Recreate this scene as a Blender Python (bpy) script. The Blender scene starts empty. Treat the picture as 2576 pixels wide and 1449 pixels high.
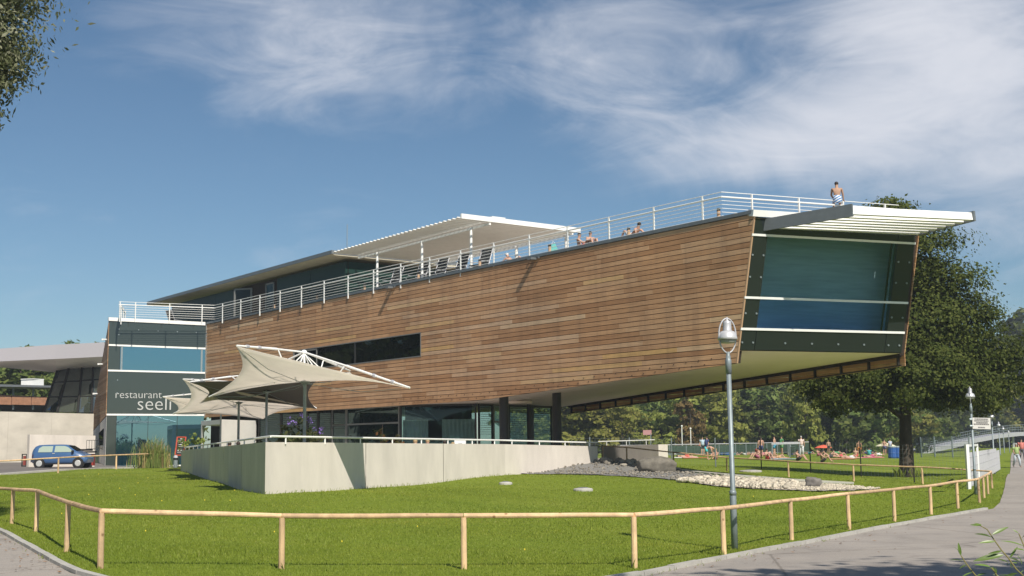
import bpy, bmesh, math, random
import numpy as np
from mathutils import Vector, Matrix
rnd = random.Random(7)
SC = bpy.context.scene
COL = SC.collection
R = math.radians

# ------------------------------------------------------------------ camera, sky, sun, exposure
EYE = 1.9
FPX = 3100.0                       # focal length in units of a 2576 px wide picture
PITCH = math.atan(397.5 / FPX)
ROLL = R(0.7)
cam_d = bpy.data.cameras.new('camera'); cam = bpy.data.objects.new('camera', cam_d); COL.objects.link(cam)
cam_d.sensor_width = 36; cam_d.lens = 36 * FPX / 2576; cam_d.clip_start = 0.1; cam_d.clip_end = 6000
cam.matrix_world = Matrix.Translation((0, 0, EYE)) @ Matrix.Rotation(R(90) + PITCH, 4, 'X') @ Matrix.Rotation(-ROLL, 4, 'Z')
SC.camera = cam

SUN_EL = R(44)
SUN_AZ = R(157)                    # clockwise from +Y: behind the camera, to the right
to_sun = Vector((math.sin(SUN_AZ) * math.cos(SUN_EL), math.cos(SUN_AZ) * math.cos(SUN_EL), math.sin(SUN_EL)))
sun_d = bpy.data.lights.new('sun', 'SUN'); sun = bpy.data.objects.new('sun', sun_d); COL.objects.link(sun)
sun_d.energy = 4.6; sun_d.angle = R(0.53); sun_d.color = (1.0, 0.93, 0.82)
sun.rotation_euler = to_sun.to_track_quat('Z', 'Y').to_euler()

world = bpy.data.worlds.new('World'); SC.world = world; world.use_nodes = True
wn = world.node_tree; wn.nodes.clear()

class NT:
    """small helper for wiring nodes"""
    def __init__(s, tree): s.t = tree
    def n(s, kind, **kw):
        x = s.t.nodes.new(kind)
        for k, v in kw.items(): setattr(x, k, v)
        return x
    def put(s, sock, v):
        if isinstance(v, bpy.types.NodeSocket): s.t.links.new(v, sock)
        elif v is not None: sock.default_value = v
    def m(s, op, a, b=None, c=None, clamp=False):
        x = s.n('ShaderNodeMath', operation=op, use_clamp=clamp)
        s.put(x.inputs[0], a)
        if b is not None: s.put(x.inputs[1], b)
        if c is not None: s.put(x.inputs[2], c)
        return x.outputs[0]
    def noise(s, vec, scale, detail=6, rough=.55, dist=0.0):
        x = s.n('ShaderNodeTexNoise'); s.put(x.inputs['Vector'], vec)
        x.inputs['Scale'].default_value = scale; x.inputs['Detail'].default_value = detail
        x.inputs['Roughness'].default_value = rough; x.inputs['Distortion'].default_value = dist
        return x.outputs['Fac']
    def ramp(s, fac, stops):
        x = s.n('ShaderNodeValToRGB'); s.put(x.inputs[0], fac)
        e = x.color_ramp.elements
        while len(e) > 1: e.remove(e[-1])
        e[0].position = stops[0][0]; c = stops[0][1]; e[0].color = (c[0], c[1], c[2], 1)
        for p, c in stops[1:]:
            q = e.new(p); q.color = (c[0], c[1], c[2], 1)
        return x.outputs[0]
    def mix(s, fac, a, b, blend='MIX'):
        x = s.n('ShaderNodeMix', data_type='RGBA', blend_type=blend)
        s.put(x.inputs[0], fac)
        for i, v in ((6, a), (7, b)):
            if isinstance(v, tuple): v = (v[0], v[1], v[2], 1)
            s.put(x.inputs[i], v)
        return x.outputs[2]

w = NT(wn)
sky = w.n('ShaderNodeTexSky', sky_type='NISHITA')
sky.sun_disc = False; sky.sun_elevation = SUN_EL; sky.sun_rotation = SUN_AZ
sky.altitude = 400; sky.air_density = 1.0; sky.dust_density = .5; sky.ozone_density = 1.6
tc = w.n('ShaderNodeTexCoord')
sep = w.n('ShaderNodeSeparateXYZ'); w.put(sep.inputs[0], tc.outputs['Generated'])
X, Y, Z = sep.outputs
# clouds: torn high cloud; noise on the direction itself, drawn out along a slant
def layer(scale, rot, loc, nscale, detail, rough, dist):
    mp = w.n('ShaderNodeMapping'); w.put(mp.inputs[0], tc.outputs['Generated'])
    mp.inputs['Rotation'].default_value = (0, R(rot), 0); mp.inputs['Scale'].default_value = scale; mp.inputs['Location'].default_value = loc
    return w.noise(mp.outputs[0], nscale, detail, rough, dist)
n1 = layer((1.0, 1.0, 1.7), 28, (3.1, 1.7, .4), 4.2, 10, .58, .9)
n2 = layer((1.0, 1.0, 3.2), 44, (1.3, 6.0, 2.2), 6.5, 11, .62, 1.7)
# where the banks of cloud lie (directions): a large bank to the right, streaks high on the left
def blob(az, el, sa, se, amp):
    a = w.m('SUBTRACT', w.m('ARCTAN2', X, Y), R(az)); a = w.m('DIVIDE', a, R(sa))
    e = w.m('SUBTRACT', w.m('ARCSINE', Z), R(el)); e = w.m('DIVIDE', e, R(se))
    q = w.m('ADD', w.m('MULTIPLY', a, a), w.m('MULTIPLY', e, e))
    return w.m('MULTIPLY', w.m('EXPONENT', w.m('MULTIPLY', q, -1.0)), amp)
bank = w.m('ADD', blob(19.5, 17.5, 7.5, 5.2, .72), blob(12.5, 13.4, 6.0, 1.9, .44))
for bl in ((5.5, 17, 3.5, 4.5, .26), (24, 11, 7, 4, .30), (-12, 19.3, 7.5, 2.8, .30), (-5.5, 16.8, 5.5, 2.4, .20), (2, 20, 8, 3, .16), (0, 55, 300, 26, .22)): bank = w.m('ADD', bank, blob(*bl))
dn = w.m('ADD', w.m('MULTIPLY', n1, .58), w.m('MULTIPLY', n2, .42))
dn = w.m('ADD', w.m('MULTIPLY', w.m('SUBTRACT', dn, .5), 1.5), bank)
cl = w.n('ShaderNodeMapRange'); cl.interpolation_type = 'SMOOTHSTEP'; w.put(cl.inputs[0], dn)
cl.inputs[1].default_value = .02; cl.inputs[2].default_value = .86; cl.inputs[3].default_value = 0; cl.inputs[4].default_value = .88
SKYTINT = w.mix(1.0, sky.outputs[0], (0.82, 1.0, 1.08), 'MULTIPLY')
skyc = w.mix(cl.outputs[0], SKYTINT, (10.4, 10.6, 11.4))
bg = w.n('ShaderNodeBackground'); w.put(bg.inputs[0], skyc); bg.inputs[1].default_value = 0.060
wo = w.n('ShaderNodeOutputWorld'); wn.links.new(bg.outputs[0], wo.inputs[0])

SC.view_settings.view_transform = 'Standard'; SC.view_settings.look = 'None'
SC.view_settings.exposure = 0.34; SC.view_settings.gamma = 1.0; SC.view_settings.use_curve_mapping = False

# ------------------------------------------------------------------ survey: picture ray -> point in the place
def ray(px, py):
    u = px - 1288; v = 724.5 - py
    a = u * math.cos(ROLL) + v * math.sin(ROLL); b = -u * math.sin(ROLL) + v * math.cos(ROLL)
    return (a, FPX * math.cos(PITCH) - b * math.sin(PITCH), FPX * math.sin(PITCH) + b * math.cos(PITCH))
def Wd(px, py, d):                 # at distance d ahead
    r = ray(px, py); t = d / r[1]; return Vector((r[0] * t, d, EYE + r[2] * t))
def Wz(px, py, z):                 # at height z
    r = ray(px, py); t = (z - EYE) / r[2]; return Vector((r[0] * t, r[1] * t, z))
def Wpl(px, py, A, B):             # on the upright plane through A and B
    r = ray(px, py); n = (-(B[1] - A[1]), B[0] - A[0])
    t = (n[0] * A[0] + n[1] * A[1]) / (n[0] * r[0] + n[1] * r[1]); return Vector((r[0] * t, r[1] * t, EYE + r[2] * t))

# ground heights: measured spots, smoothly joined
FENCE = [(30, 1320, 27.5), (91, 1336, 24.3), (168, 1386, 20.2), (252, 1425, 17.7), (708, 1435, 18.0), (1167, 1433, 18.2),
         (1597, 1430, 18.4), (1821, 1399, 20.6), (1992, 1359, 24.5), (2136, 1333, 27.0), (2251, 1314, 29.7), (2343, 1297, 32.8),
         (2410, 1280, 35.8), (2464, 1268, 39), (2476, 1255, 43.5), (2486, 1245, 48), (2496, 1231, 54)]
BACKF = [(1517, 1156, 71), (1577, 1160, 70.5), (1695, 1173, 69), (1829, 1187.5, 67), (1984, 1200, 61.5), (2148, 1211, 58.5), (2321, 1218, 56.5), (2496, 1231, 54)]
SPOTS = FENCE + BACKF[2:-1] + [(667, 1242, 36), (924, 1228, 41.4), (1270, 1195, 52), (455, 1185, 71), (560, 1212, 50), (160, 1176, 77), (0, 1195, 68), (270, 1181, 78),
         (0, 1165, 86), (400, 1176, 84), (1500, 1163, 58), (1620, 1192, 52), (1420, 1195, 50.5), (1720, 1208, 47), (1950, 1229, 42.5), (2045, 1230, 41.5),
         (2282, 1201, 68), (2070, 1363, 24.3), (2499, 1282, 35.5), (2000, 1153, 125), (2300, 1150, 110), (1750, 1146, 125), (2503, 1193.6, 79), (2541, 1144.7, 200),
         (400, 1300, 28), (1000, 1300, 29), (1500, 1290, 31), (1850, 1262, 34.5)]
CP = [tuple(Wd(*s)) for s in SPOTS]
CP += [(0, 10, .05), (-12, 8, .1), (14, 8, -.05), (0, 0, .05), (-20, 2, .1), (20, 2, 0), (-60, 60, .9), (-60, 110, 1.0), (-20, 110, .9), (20, 110, .8), (0, 90, .85), (-40, 30, .5),
       (0, 230, .3), (80, 230, .2), (-90, 230, .6), (150, 100, -.3), (60, 60, -.4), (40, 30, -.2), (300, 300, 0), (-300, 300, .5), (-12, 75, .8), (-5, 60, .75), (4, 66, .9)]
CPa = np.array(CP)
def ground_np(x, y):
    x = np.asarray(x, float); y = np.asarray(y, float)
    d2 = (x[..., None] - CPa[:, 0]) ** 2 + (y[..., None] - CPa[:, 1]) ** 2 + 6.0
    wt = d2 ** -1.7
    return (wt * CPa[:, 2]).sum(-1) / wt.sum(-1)
def ground(x, y): return float(ground_np(np.array([x]), np.array([y]))[0])
def Wg(px, py):                    # where the ray meets the ground
    r = ray(px, py)
    ds = np.concatenate([np.linspace(10, 100, 900), np.linspace(100, 400, 600)])
    xs = r[0] * ds / r[1]; zs = EYE + r[2] * ds / r[1]
    below = np.nonzero(zs < ground_np(xs, ds))[0]
    d = ds[below[0]] if len(below) else 400
    return Vector((r[0] * d / r[1], d, ground(r[0] * d / r[1], d)))

# ------------------------------------------------------------------ materials
MATS = {}
def mat(name, c, rough=.6, metal=0.0, var=.0, vscale=4.0, bump=0.0, bscale=30.0, spec=.5, island=0.0, objrand=0.0, stretch=None, tint=None, coat=0.0):
    """plain surface with noise in its colour and relief; island / objrand vary the colour from piece to piece"""
    if name in MATS: return MATS[name]
    m = bpy.data.materials.new(name); m.use_nodes = True
    t = NT(m.node_tree); b = t.t.nodes['Principled BSDF']
    tcn = t.n('ShaderNodeTexCoord'); vec = tcn.outputs['Object']
    if stretch:
        mpn = t.n('ShaderNodeMapping'); t.put(mpn.inputs[0], vec); mpn.inputs['Scale'].default_value = stretch; vec = mpn.outputs[0]
    col = None
    base = tuple(c)
    if var:
        f = t.noise(vec, vscale, 8, .62)
        lo = tuple(max(0, v * (1 - var)) for v in base); hi = tuple(v * (1 + var) for v in (tint or base))
        col = t.ramp(f, [(.30, lo), (.70, hi)])
    if island or objrand:
        if island: rv = t.n('ShaderNodeNewGeometry').outputs['Random Per Island']; k = island
        else: rv = t.n('ShaderNodeObjectInfo').outputs['Random']; k = objrand
        sc = t.m('MULTIPLY_ADD', rv, 2 * k, 1 - k)
        cc = t.n('ShaderNodeCombineColor')
        for i in range(3): t.put(cc.inputs[i], sc)
        col = t.mix(1.0, col if col is not None else base, cc.outputs[0], 'MULTIPLY')
    if col is None: b.inputs['Base Color'].default_value = (*base, 1)
    else: t.put(b.inputs['Base Color'], col)
    b.inputs['Roughness'].default_value = rough; b.inputs['Metallic'].default_value = metal
    b.inputs['Specular IOR Level'].default_value = spec; b.inputs['Coat Weight'].default_value = coat
    if bump:
        f2 = t.noise(vec, bscale, 6, .6)
        bn = t.n('ShaderNodeBump'); bn.inputs['Strength'].default_value = bump; bn.inputs['Distance'].default_value = .02
        t.put(bn.inputs['Height'], f2); t.put(b.inputs['Normal'], bn.outputs[0])
    MATS[name] = m; return m

def mat_glass(name, c, refl=.2, tint=(1, 1, 1), rough=.01, wav=.0, wscale=.8):
    """coated facade glass: mirror-like sheen over a dark body"""
    if name in MATS: return MATS[name]
    m = bpy.data.materials.new(name); m.use_nodes = True; t = NT(m.node_tree); t.t.nodes.clear()
    d = t.n('ShaderNodeBsdfDiffuse'); d.inputs[0].default_value = (*c, 1)
    g = t.n('ShaderNodeBsdfGlossy'); g.inputs[0].default_value = (*tint, 1); g.inputs['Roughness'].default_value = rough
    if wav:
        tcn = t.n('ShaderNodeTexCoord'); f = t.noise(tcn.outputs['Object'], wscale, 3, .5)
        bn = t.n('ShaderNodeBump'); bn.inputs['Strength'].default_value = wav; bn.inputs['Distance'].default_value = .02
        t.put(bn.inputs['Height'], f); t.put(g.inputs['Normal'], bn.outputs[0])
    fr = t.n('ShaderNodeFresnel'); t.put(fr.inputs[0], t.m('MULTIPLY_ADD', t.n('ShaderNodeNewGeometry').outputs['Backfacing'], -.8333, 1.5))
    fac = t.m('ADD', t.m('MULTIPLY', fr.outputs[0], .9), refl - .03, clamp=True)
    mx = t.n('ShaderNodeMixShader'); t.put(mx.inputs[0], fac)
    t.t.links.new(d.outputs[0], mx.inputs[1]); t.t.links.new(g.outputs[0], mx.inputs[2])
    o = t.n('ShaderNodeOutputMaterial'); t.t.links.new(mx.outputs[0], o.inputs[0])
    MATS[name] = m; return m

def mat_leaf(name, dark, mid, light, transl=.35, objvar=0.0, rough=.5):
    if name in MATS: return MATS[name]
    m = bpy.data.materials.new(name); m.use_nodes = True; t = NT(m.node_tree)
    b = t.t.nodes['Principled BSDF']; out = t.t.nodes['Material Output']
    rv = t.n('ShaderNodeNewGeometry').outputs['Random Per Island']
    col = t.ramp(rv, [(0.0, dark), (.5, mid), (1.0, light)])
    if objvar:
        orr = t.n('ShaderNodeObjectInfo').outputs['Random']
        hs = t.n('ShaderNodeHueSaturation'); t.put(hs.inputs['Color'], col)
        t.put(hs.inputs['Value'], t.m('MULTIPLY_ADD', orr, 2 * objvar, 1 - objvar)); t.put(hs.inputs['Hue'], t.m('MULTIPLY_ADD', orr, .03, .494))
        col = hs.outputs[0]
    t.put(b.inputs['Base Color'], col); b.inputs['Roughness'].default_value = rough + .15; b.inputs['Specular IOR Level'].default_value = .12
    tr = t.n('ShaderNodeBsdfTranslucent'); t.put(tr.inputs[0], col)
    mx = t.n('ShaderNodeMixShader'); mx.inputs[0].default_value = transl
    t.t.links.new(b.outputs[0], mx.inputs[1]); t.t.links.new(tr.outputs[0], mx.inputs[2]); t.t.links.new(mx.outputs[0], out.inputs[0])
    MATS[name] = m; return m

def mat_board(name, per):
    """untreated larch / cedar cladding: every board its own tone, grain along the board"""
    m = bpy.data.materials.new(name); m.use_nodes = True; t = NT(m.node_tree); b = t.t.nodes['Principled BSDF']
    rv = (t.n('ShaderNodeNewGeometry').outputs['Random Per Island'] if per == 'island' else t.n('ShaderNodeObjectInfo').outputs['Random'])
    base = t.ramp(rv, [(0, (.41, .215, .105)), (.14, (.48, .262, .132)), (.42, (.545, .313, .168)), (.68, (.575, .338, .185)), (.86, (.60, .370, .215)), (.93, (.65, .44, .285)), (.965, (.66, .40, .165)), (1, (.68, .49, .34))])
    tcn = t.n('ShaderNodeTexCoord')
    mpn = t.n('ShaderNodeMapping'); t.put(mpn.inputs[0], tcn.outputs['Object']); mpn.inputs['Scale'].default_value = (1, 1, 26); 
    g = t.noise(mpn.outputs[0], 1.1, 7, .65, .4)
    g2 = t.noise(tcn.outputs['Object'], .35, 5, .6)
    k = t.ramp(g, [(.28, (.70, .68, .66)), (.55, (1, 1, 1)), (.75, (1.14, 1.14, 1.15))])
    k2 = t.ramp(g2, [(.3, (.86, .88, .90)), (.7, (1.08, 1.06, 1.03))])
    mp3 = t.n('ShaderNodeMapping'); t.put(mp3.inputs[0], tcn.outputs['Object']); mp3.inputs['Scale'].default_value = (1, 1, .10)
    k3 = t.ramp(t.noise(mp3.outputs[0], 1.7, 6, .65), [(.32, (.84, .84, .86)), (.5, (1, 1, 1)), (.7, (1.07, 1.05, 1.02))])
    c = t.mix(1.0, t.mix(1.0, t.mix(1.0, base, k, 'MULTIPLY'), k2, 'MULTIPLY'), k3, 'MULTIPLY')
    t.put(b.inputs['Base Color'], c); b.inputs['Roughness'].default_value = .62; b.inputs['Specular IOR Level'].default_value = .35
    bn = t.n('ShaderNodeBump'); bn.inputs['Strength'].default_value = .25; bn.inputs['Distance'].default_value = .01
    t.put(bn.inputs['Height'], g); t.put(b.inputs['Normal'], bn.outputs[0])
    return m

M_BOARD = mat_board('cladding_board', 'object'); M_BOARDI = mat_board('cladding_board_joined', 'island')
M_BACK = mat('cladding_backing', (.03, .02, .014), .9)
M_WHITE = mat('white_metal', (.80, .80, .78), .4, var=.05, vscale=2)
M_WHITE2 = mat('white_render', (.72, .71, .68), .85, var=.06, vscale=1.2, bump=.1, bscale=60)
M_SOFFIT = mat('soffit_plaster', (.93, .80, .74), .9, var=.04, vscale=.6)
M_CONC = mat('concrete', (.62, .57, .515), .85, var=.11, vscale=1.3, bump=.15, bscale=11, stretch=(1, 1, .35))
M_CONC2 = mat('concrete_old', (.50, .465, .40), .9, var=.18, vscale=.5, bump=.15, bscale=9, stretch=(1, 1, 1.6))
M_GREY = mat('grey_sheet_metal', (.17, .185, .195), .45, .3, var=.08)
M_ALU = mat('aluminium_fascia', (.46, .46, .49), .5, .2, var=.05, vscale=1)
M_GALV = mat('galvanised_steel', (.23, .27, .285), .5, .3, var=.15, vscale=9)
M_DARK = mat('dark_steel', (.022, .021, .019), .5, var=.1)
M_BLACK = mat('black_plastic', (.012, .012, .013), .5)
M_PANEL = mat_glass('enamelled_glass_panel', (.042, .054, .049), .05, (.85, .9, .95), .06)
M_PANELD = mat_glass('dark_glass_panel', (.016, .021, .020), .04, (.75, .85, 1), .05)
M_GBLUE = mat_glass('blue_window_glass', (.008, .03, .05), .36, (.50, .84, 1), .005, .05)
def mat_pane(name, tint, refl):
    """see-through tinted pane with a faint mirror sheen"""
    m = bpy.data.materials.new(name); m.use_nodes = True; t = NT(m.node_tree); t.t.nodes.clear()
    tr = t.n('ShaderNodeBsdfTransparent'); tr.inputs[0].default_value = (*tint, 1)
    g = t.n('ShaderNodeBsdfGlossy'); g.inputs[0].default_value = (.55, .9, 1, 1); g.inputs['Roughness'].default_value = .03
    mx = t.n('ShaderNodeMixShader'); mx.inputs[0].default_value = refl
    t.t.links.new(tr.outputs[0], mx.inputs[1]); t.t.links.new(g.outputs[0], mx.inputs[2])
    o = t.n('ShaderNodeOutputMaterial'); t.t.links.new(mx.outputs[0], o.inputs[0]); return m
M_GTEAL = mat_pane('bow_window_glass', (.68, .77, .82), .03); M_GTEAL2 = mat_pane('bow_window_glass_low', (.58, .72, .87), .03)
M_GDARK = mat_glass('dark_window_glass', (.004, .006, .005), .045, (.5, .6, .58))
M_GGRN = mat('green_wall_glass', (.014, .040, .033), .38, spec=.12)
M_GFLOOR = mat_glass('terrace_window_glass', (.006, .012, .011), .06, (.6, .85, .85), .005, .05)
M_FRAME = mat('window_frame_grey', (.20, .20, .19), .5, .2)
M_RAIL = mat('fence_wood', (.62, .43, .25), .75, var=.26, vscale=5, bump=.35, bscale=40, stretch=(1, 1, .35), objrand=.2)
def add_knots(m, size, dark):
    t = NT(m.node_tree); b = t.t.nodes['Principled BSDF']; src = b.inputs['Base Color'].links[0].from_socket
    tcn = t.n('ShaderNodeTexCoord'); vo = t.n('ShaderNodeTexVoronoi'); t.put(vo.inputs['Vector'], tcn.outputs['Object']); vo.inputs['Scale'].default_value = size
    f = t.ramp(vo.outputs['Distance'], [(.05, dark), (.16, (1, 1, 1))]); st_ = t.noise(tcn.outputs['Object'], 2.2, 5, .6)
    f2 = t.ramp(st_, [(.35, (.80, .80, .82)), (.6, (1.04, 1.03, 1.0))])
    t.put(b.inputs['Base Color'], t.mix(1.0, t.mix(1.0, src, f, 'MULTIPLY'), f2, 'MULTIPLY'))
add_knots(M_RAIL, 5.0, (.42, .34, .28))
M_BARK = mat('bark', (.055, .043, .032), .95, var=.4, vscale=5, bump=.9, bscale=14, stretch=(1, 1, .3))
M_ASPH = mat('asphalt', (.31, .28, .25), .92, var=.12, vscale=.35, bump=.25, bscale=90)
def add_patches(m):
    t = NT(m.node_tree); b = t.t.nodes['Principled BSDF']; src = b.inputs['Base Color'].links[0].from_socket; tcn = t.n('ShaderNodeTexCoord')
    sp_ = t.ramp(t.noise(tcn.outputs['Object'], 55, 3, .7), [(.30, (.72, .72, .73)), (.5, (1, 1, 1)), (.72, (1.22, 1.21, 1.2))])
    pa = t.ramp(t.noise(tcn.outputs['Object'], 1.3, 8, .7, .8), [(.34, (.84, .83, .82)), (.48, (1, 1, 1)), (.62, (1.05, 1.04, 1.02))])
    vo = t.n('ShaderNodeTexVoronoi', feature='DISTANCE_TO_EDGE'); wv_ = t.n('ShaderNodeMapping'); t.put(wv_.inputs[0], tcn.outputs['Object']); t.put(vo.inputs['Vector'], wv_.outputs[0]); vo.inputs['Scale'].default_value = .22
    cr = t.ramp(t.m('ADD', vo.outputs['Distance'], t.m('MULTIPLY', t.noise(tcn.outputs['Object'], 3, 5, .7), .02)), [(.011, (.62, .60, .58)), (.016, (1, 1, 1))])
    t.put(b.inputs['Base Color'], t.mix(1.0, t.mix(1.0, t.mix(1.0, src, sp_, 'MULTIPLY'), pa, 'MULTIPLY'), cr, 'MULTIPLY'))
add_patches(M_ASPH)
M_ASPH2 = mat('car_park_asphalt', (.15, .135, .125), .92, var=.12, vscale=.5, bump=.2, bscale=60)
M_KERB = mat('kerb_stone', (.40, .385, .35), .9, var=.15, vscale=3, bump=.2, bscale=40)
M_STONEW = mat('white_river_stone', (.50, .445, .35), .85, var=.15, vscale=9, island=.28)
M_STONED = mat('dark_rubble', (.25, .225, .185), .95, var=.2, vscale=7, island=.3)
M_BOULDER = mat('boulder_rock', (.16, .145, .12), .95, var=.35, vscale=3.2, bump=.7, bscale=6)
M_BOULDER2 = mat('grey_boulder', (.17, .155, .14), .9, var=.25, vscale=5, bump=.6, bscale=9)
M_GRAVEL = mat('dark_gravel', (.20, .195, .185), .95, var=.35, vscale=22, bump=1.0, bscale=26)
M_GRAVELL = mat('pale_gravel', (.42, .38, .33), .95, var=.25, vscale=18, bump=.8, bscale=26)
M_LAKE = mat('lake_water', (.012, .045, .055), .10, var=.2, vscale=.3, bump=.6, bscale=.8, spec=.5)

def mat_sail(name, c, tr):
    m = bpy.data.materials.new(name); m.use_nodes = True; t = NT(m.node_tree)
    b = t.t.nodes['Principled BSDF']; out = t.t.nodes['Material Output']
    tcn = t.n('ShaderNodeTexCoord'); f = t.noise(tcn.outputs['Object'], 1.2, 5, .55)
    col = t.ramp(f, [(.3, tuple(v * .93 for v in c)), (.7, tuple(v * 1.04 for v in c))])
    t.put(b.inputs['Base Color'], col); b.inputs['Roughness'].default_value = .8
    x = t.n('ShaderNodeBsdfTranslucent'); t.put(x.inputs[0], col); mx = t.n('ShaderNodeMixShader'); mx.inputs[0].default_value = tr
    t.t.links.new(b.outputs[0], mx.inputs[1]); t.t.links.new(x.outputs[0], mx.inputs[2]); t.t.links.new(mx.outputs[0], out.inputs[0])
    return m
M_SAIL = mat_sail('cream_sail_cloth', (.95, .90, .84), .66)
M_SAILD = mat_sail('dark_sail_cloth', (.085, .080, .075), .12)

def mat_ground():
    m = bpy.data.materials.new('lawn_turf'); m.use_nodes = True; t = NT(m.node_tree); b = t.t.nodes['Principled BSDF']
    tcn = t.n('ShaderNodeTexCoord')
    f = t.noise(tcn.outputs['Object'], .22, 6, .6); f2 = t.noise(tcn.outputs['Object'], 7, 6, .7)
    c = t.ramp(f, [(.32, (.15, .20, .022)), (.5, (.185, .24, .028)), (.70, (.22, .26, .038))])
    k = t.ramp(f2, [(.25, (.62, .66, .55)), (.55, (1, 1, 1)), (.8, (1.25, 1.22, 1.15))])
    t.put(b.inputs['Base Color'], t.mix(1.0, c, k, 'MULTIPLY')); b.inputs['Roughness'].default_value = .95; b.inputs['Specular IOR Level'].default_value = .1
    bn = t.n('ShaderNodeBump'); bn.inputs['Strength'].default_value = .9; bn.inputs['Distance'].default_value = .05
    t.put(bn.inputs['Height'], t.noise(tcn.outputs['Object'], 16, 5, .7)); t.put(b.inputs['Normal'], bn.outputs[0])
    return m
M_TURF = mat_ground()
def mat_blade():
    m = bpy.data.materials.new('grass_blade'); m.use_nodes = True; t = NT(m.node_tree); b = t.t.nodes['Principled BSDF']; out = t.t.nodes['Material Output']
    g = t.n('ShaderNodeNewGeometry')
    tcn = t.n('ShaderNodeTexCoord'); f = t.noise(tcn.outputs['Object'], .25, 6, .6)
    c1 = t.ramp(g.outputs['Random Per Island'], [(0, (.215, .268, .03)), (.6, (.258, .318, .042)), (.96, (.30, .345, .058)), (1, (.38, .37, .12))])
    k = t.ramp(f, [(.26, (.70, .80, .74)), (.42, (.90, .95, .92)), (.58, (1.02, 1.0, 1.0)), (.78, (1.34, 1.10, 1.15))])
    k4 = t.ramp(t.noise(tcn.outputs['Object'], 1.15, 5, .65, .5), [(.28, (.72, .80, .78)), (.45, (.97, .98, .97)), (.60, (1.0, 1.0, 1.0)), (.76, (1.22, 1.06, 1.15))])
    col = t.mix(1.0, t.mix(1.0, c1, k, 'MULTIPLY'), k4, 'MULTIPLY')
    t.put(b.inputs['Base Color'], col); b.inputs['Roughness'].default_value = .55; b.inputs['Specular IOR Level'].default_value = .25
    x = t.n('ShaderNodeBsdfTranslucent'); t.put(x.inputs[0], col); mx = t.n('ShaderNodeMixShader'); mx.inputs[0].default_value = .4
    t.t.links.new(b.outputs[0], mx.inputs[1]); t.t.links.new(x.outputs[0], mx.inputs[2]); t.t.links.new(mx.outputs[0], out.inputs[0])
    return m
M_BLADE = mat_blade()

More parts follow.
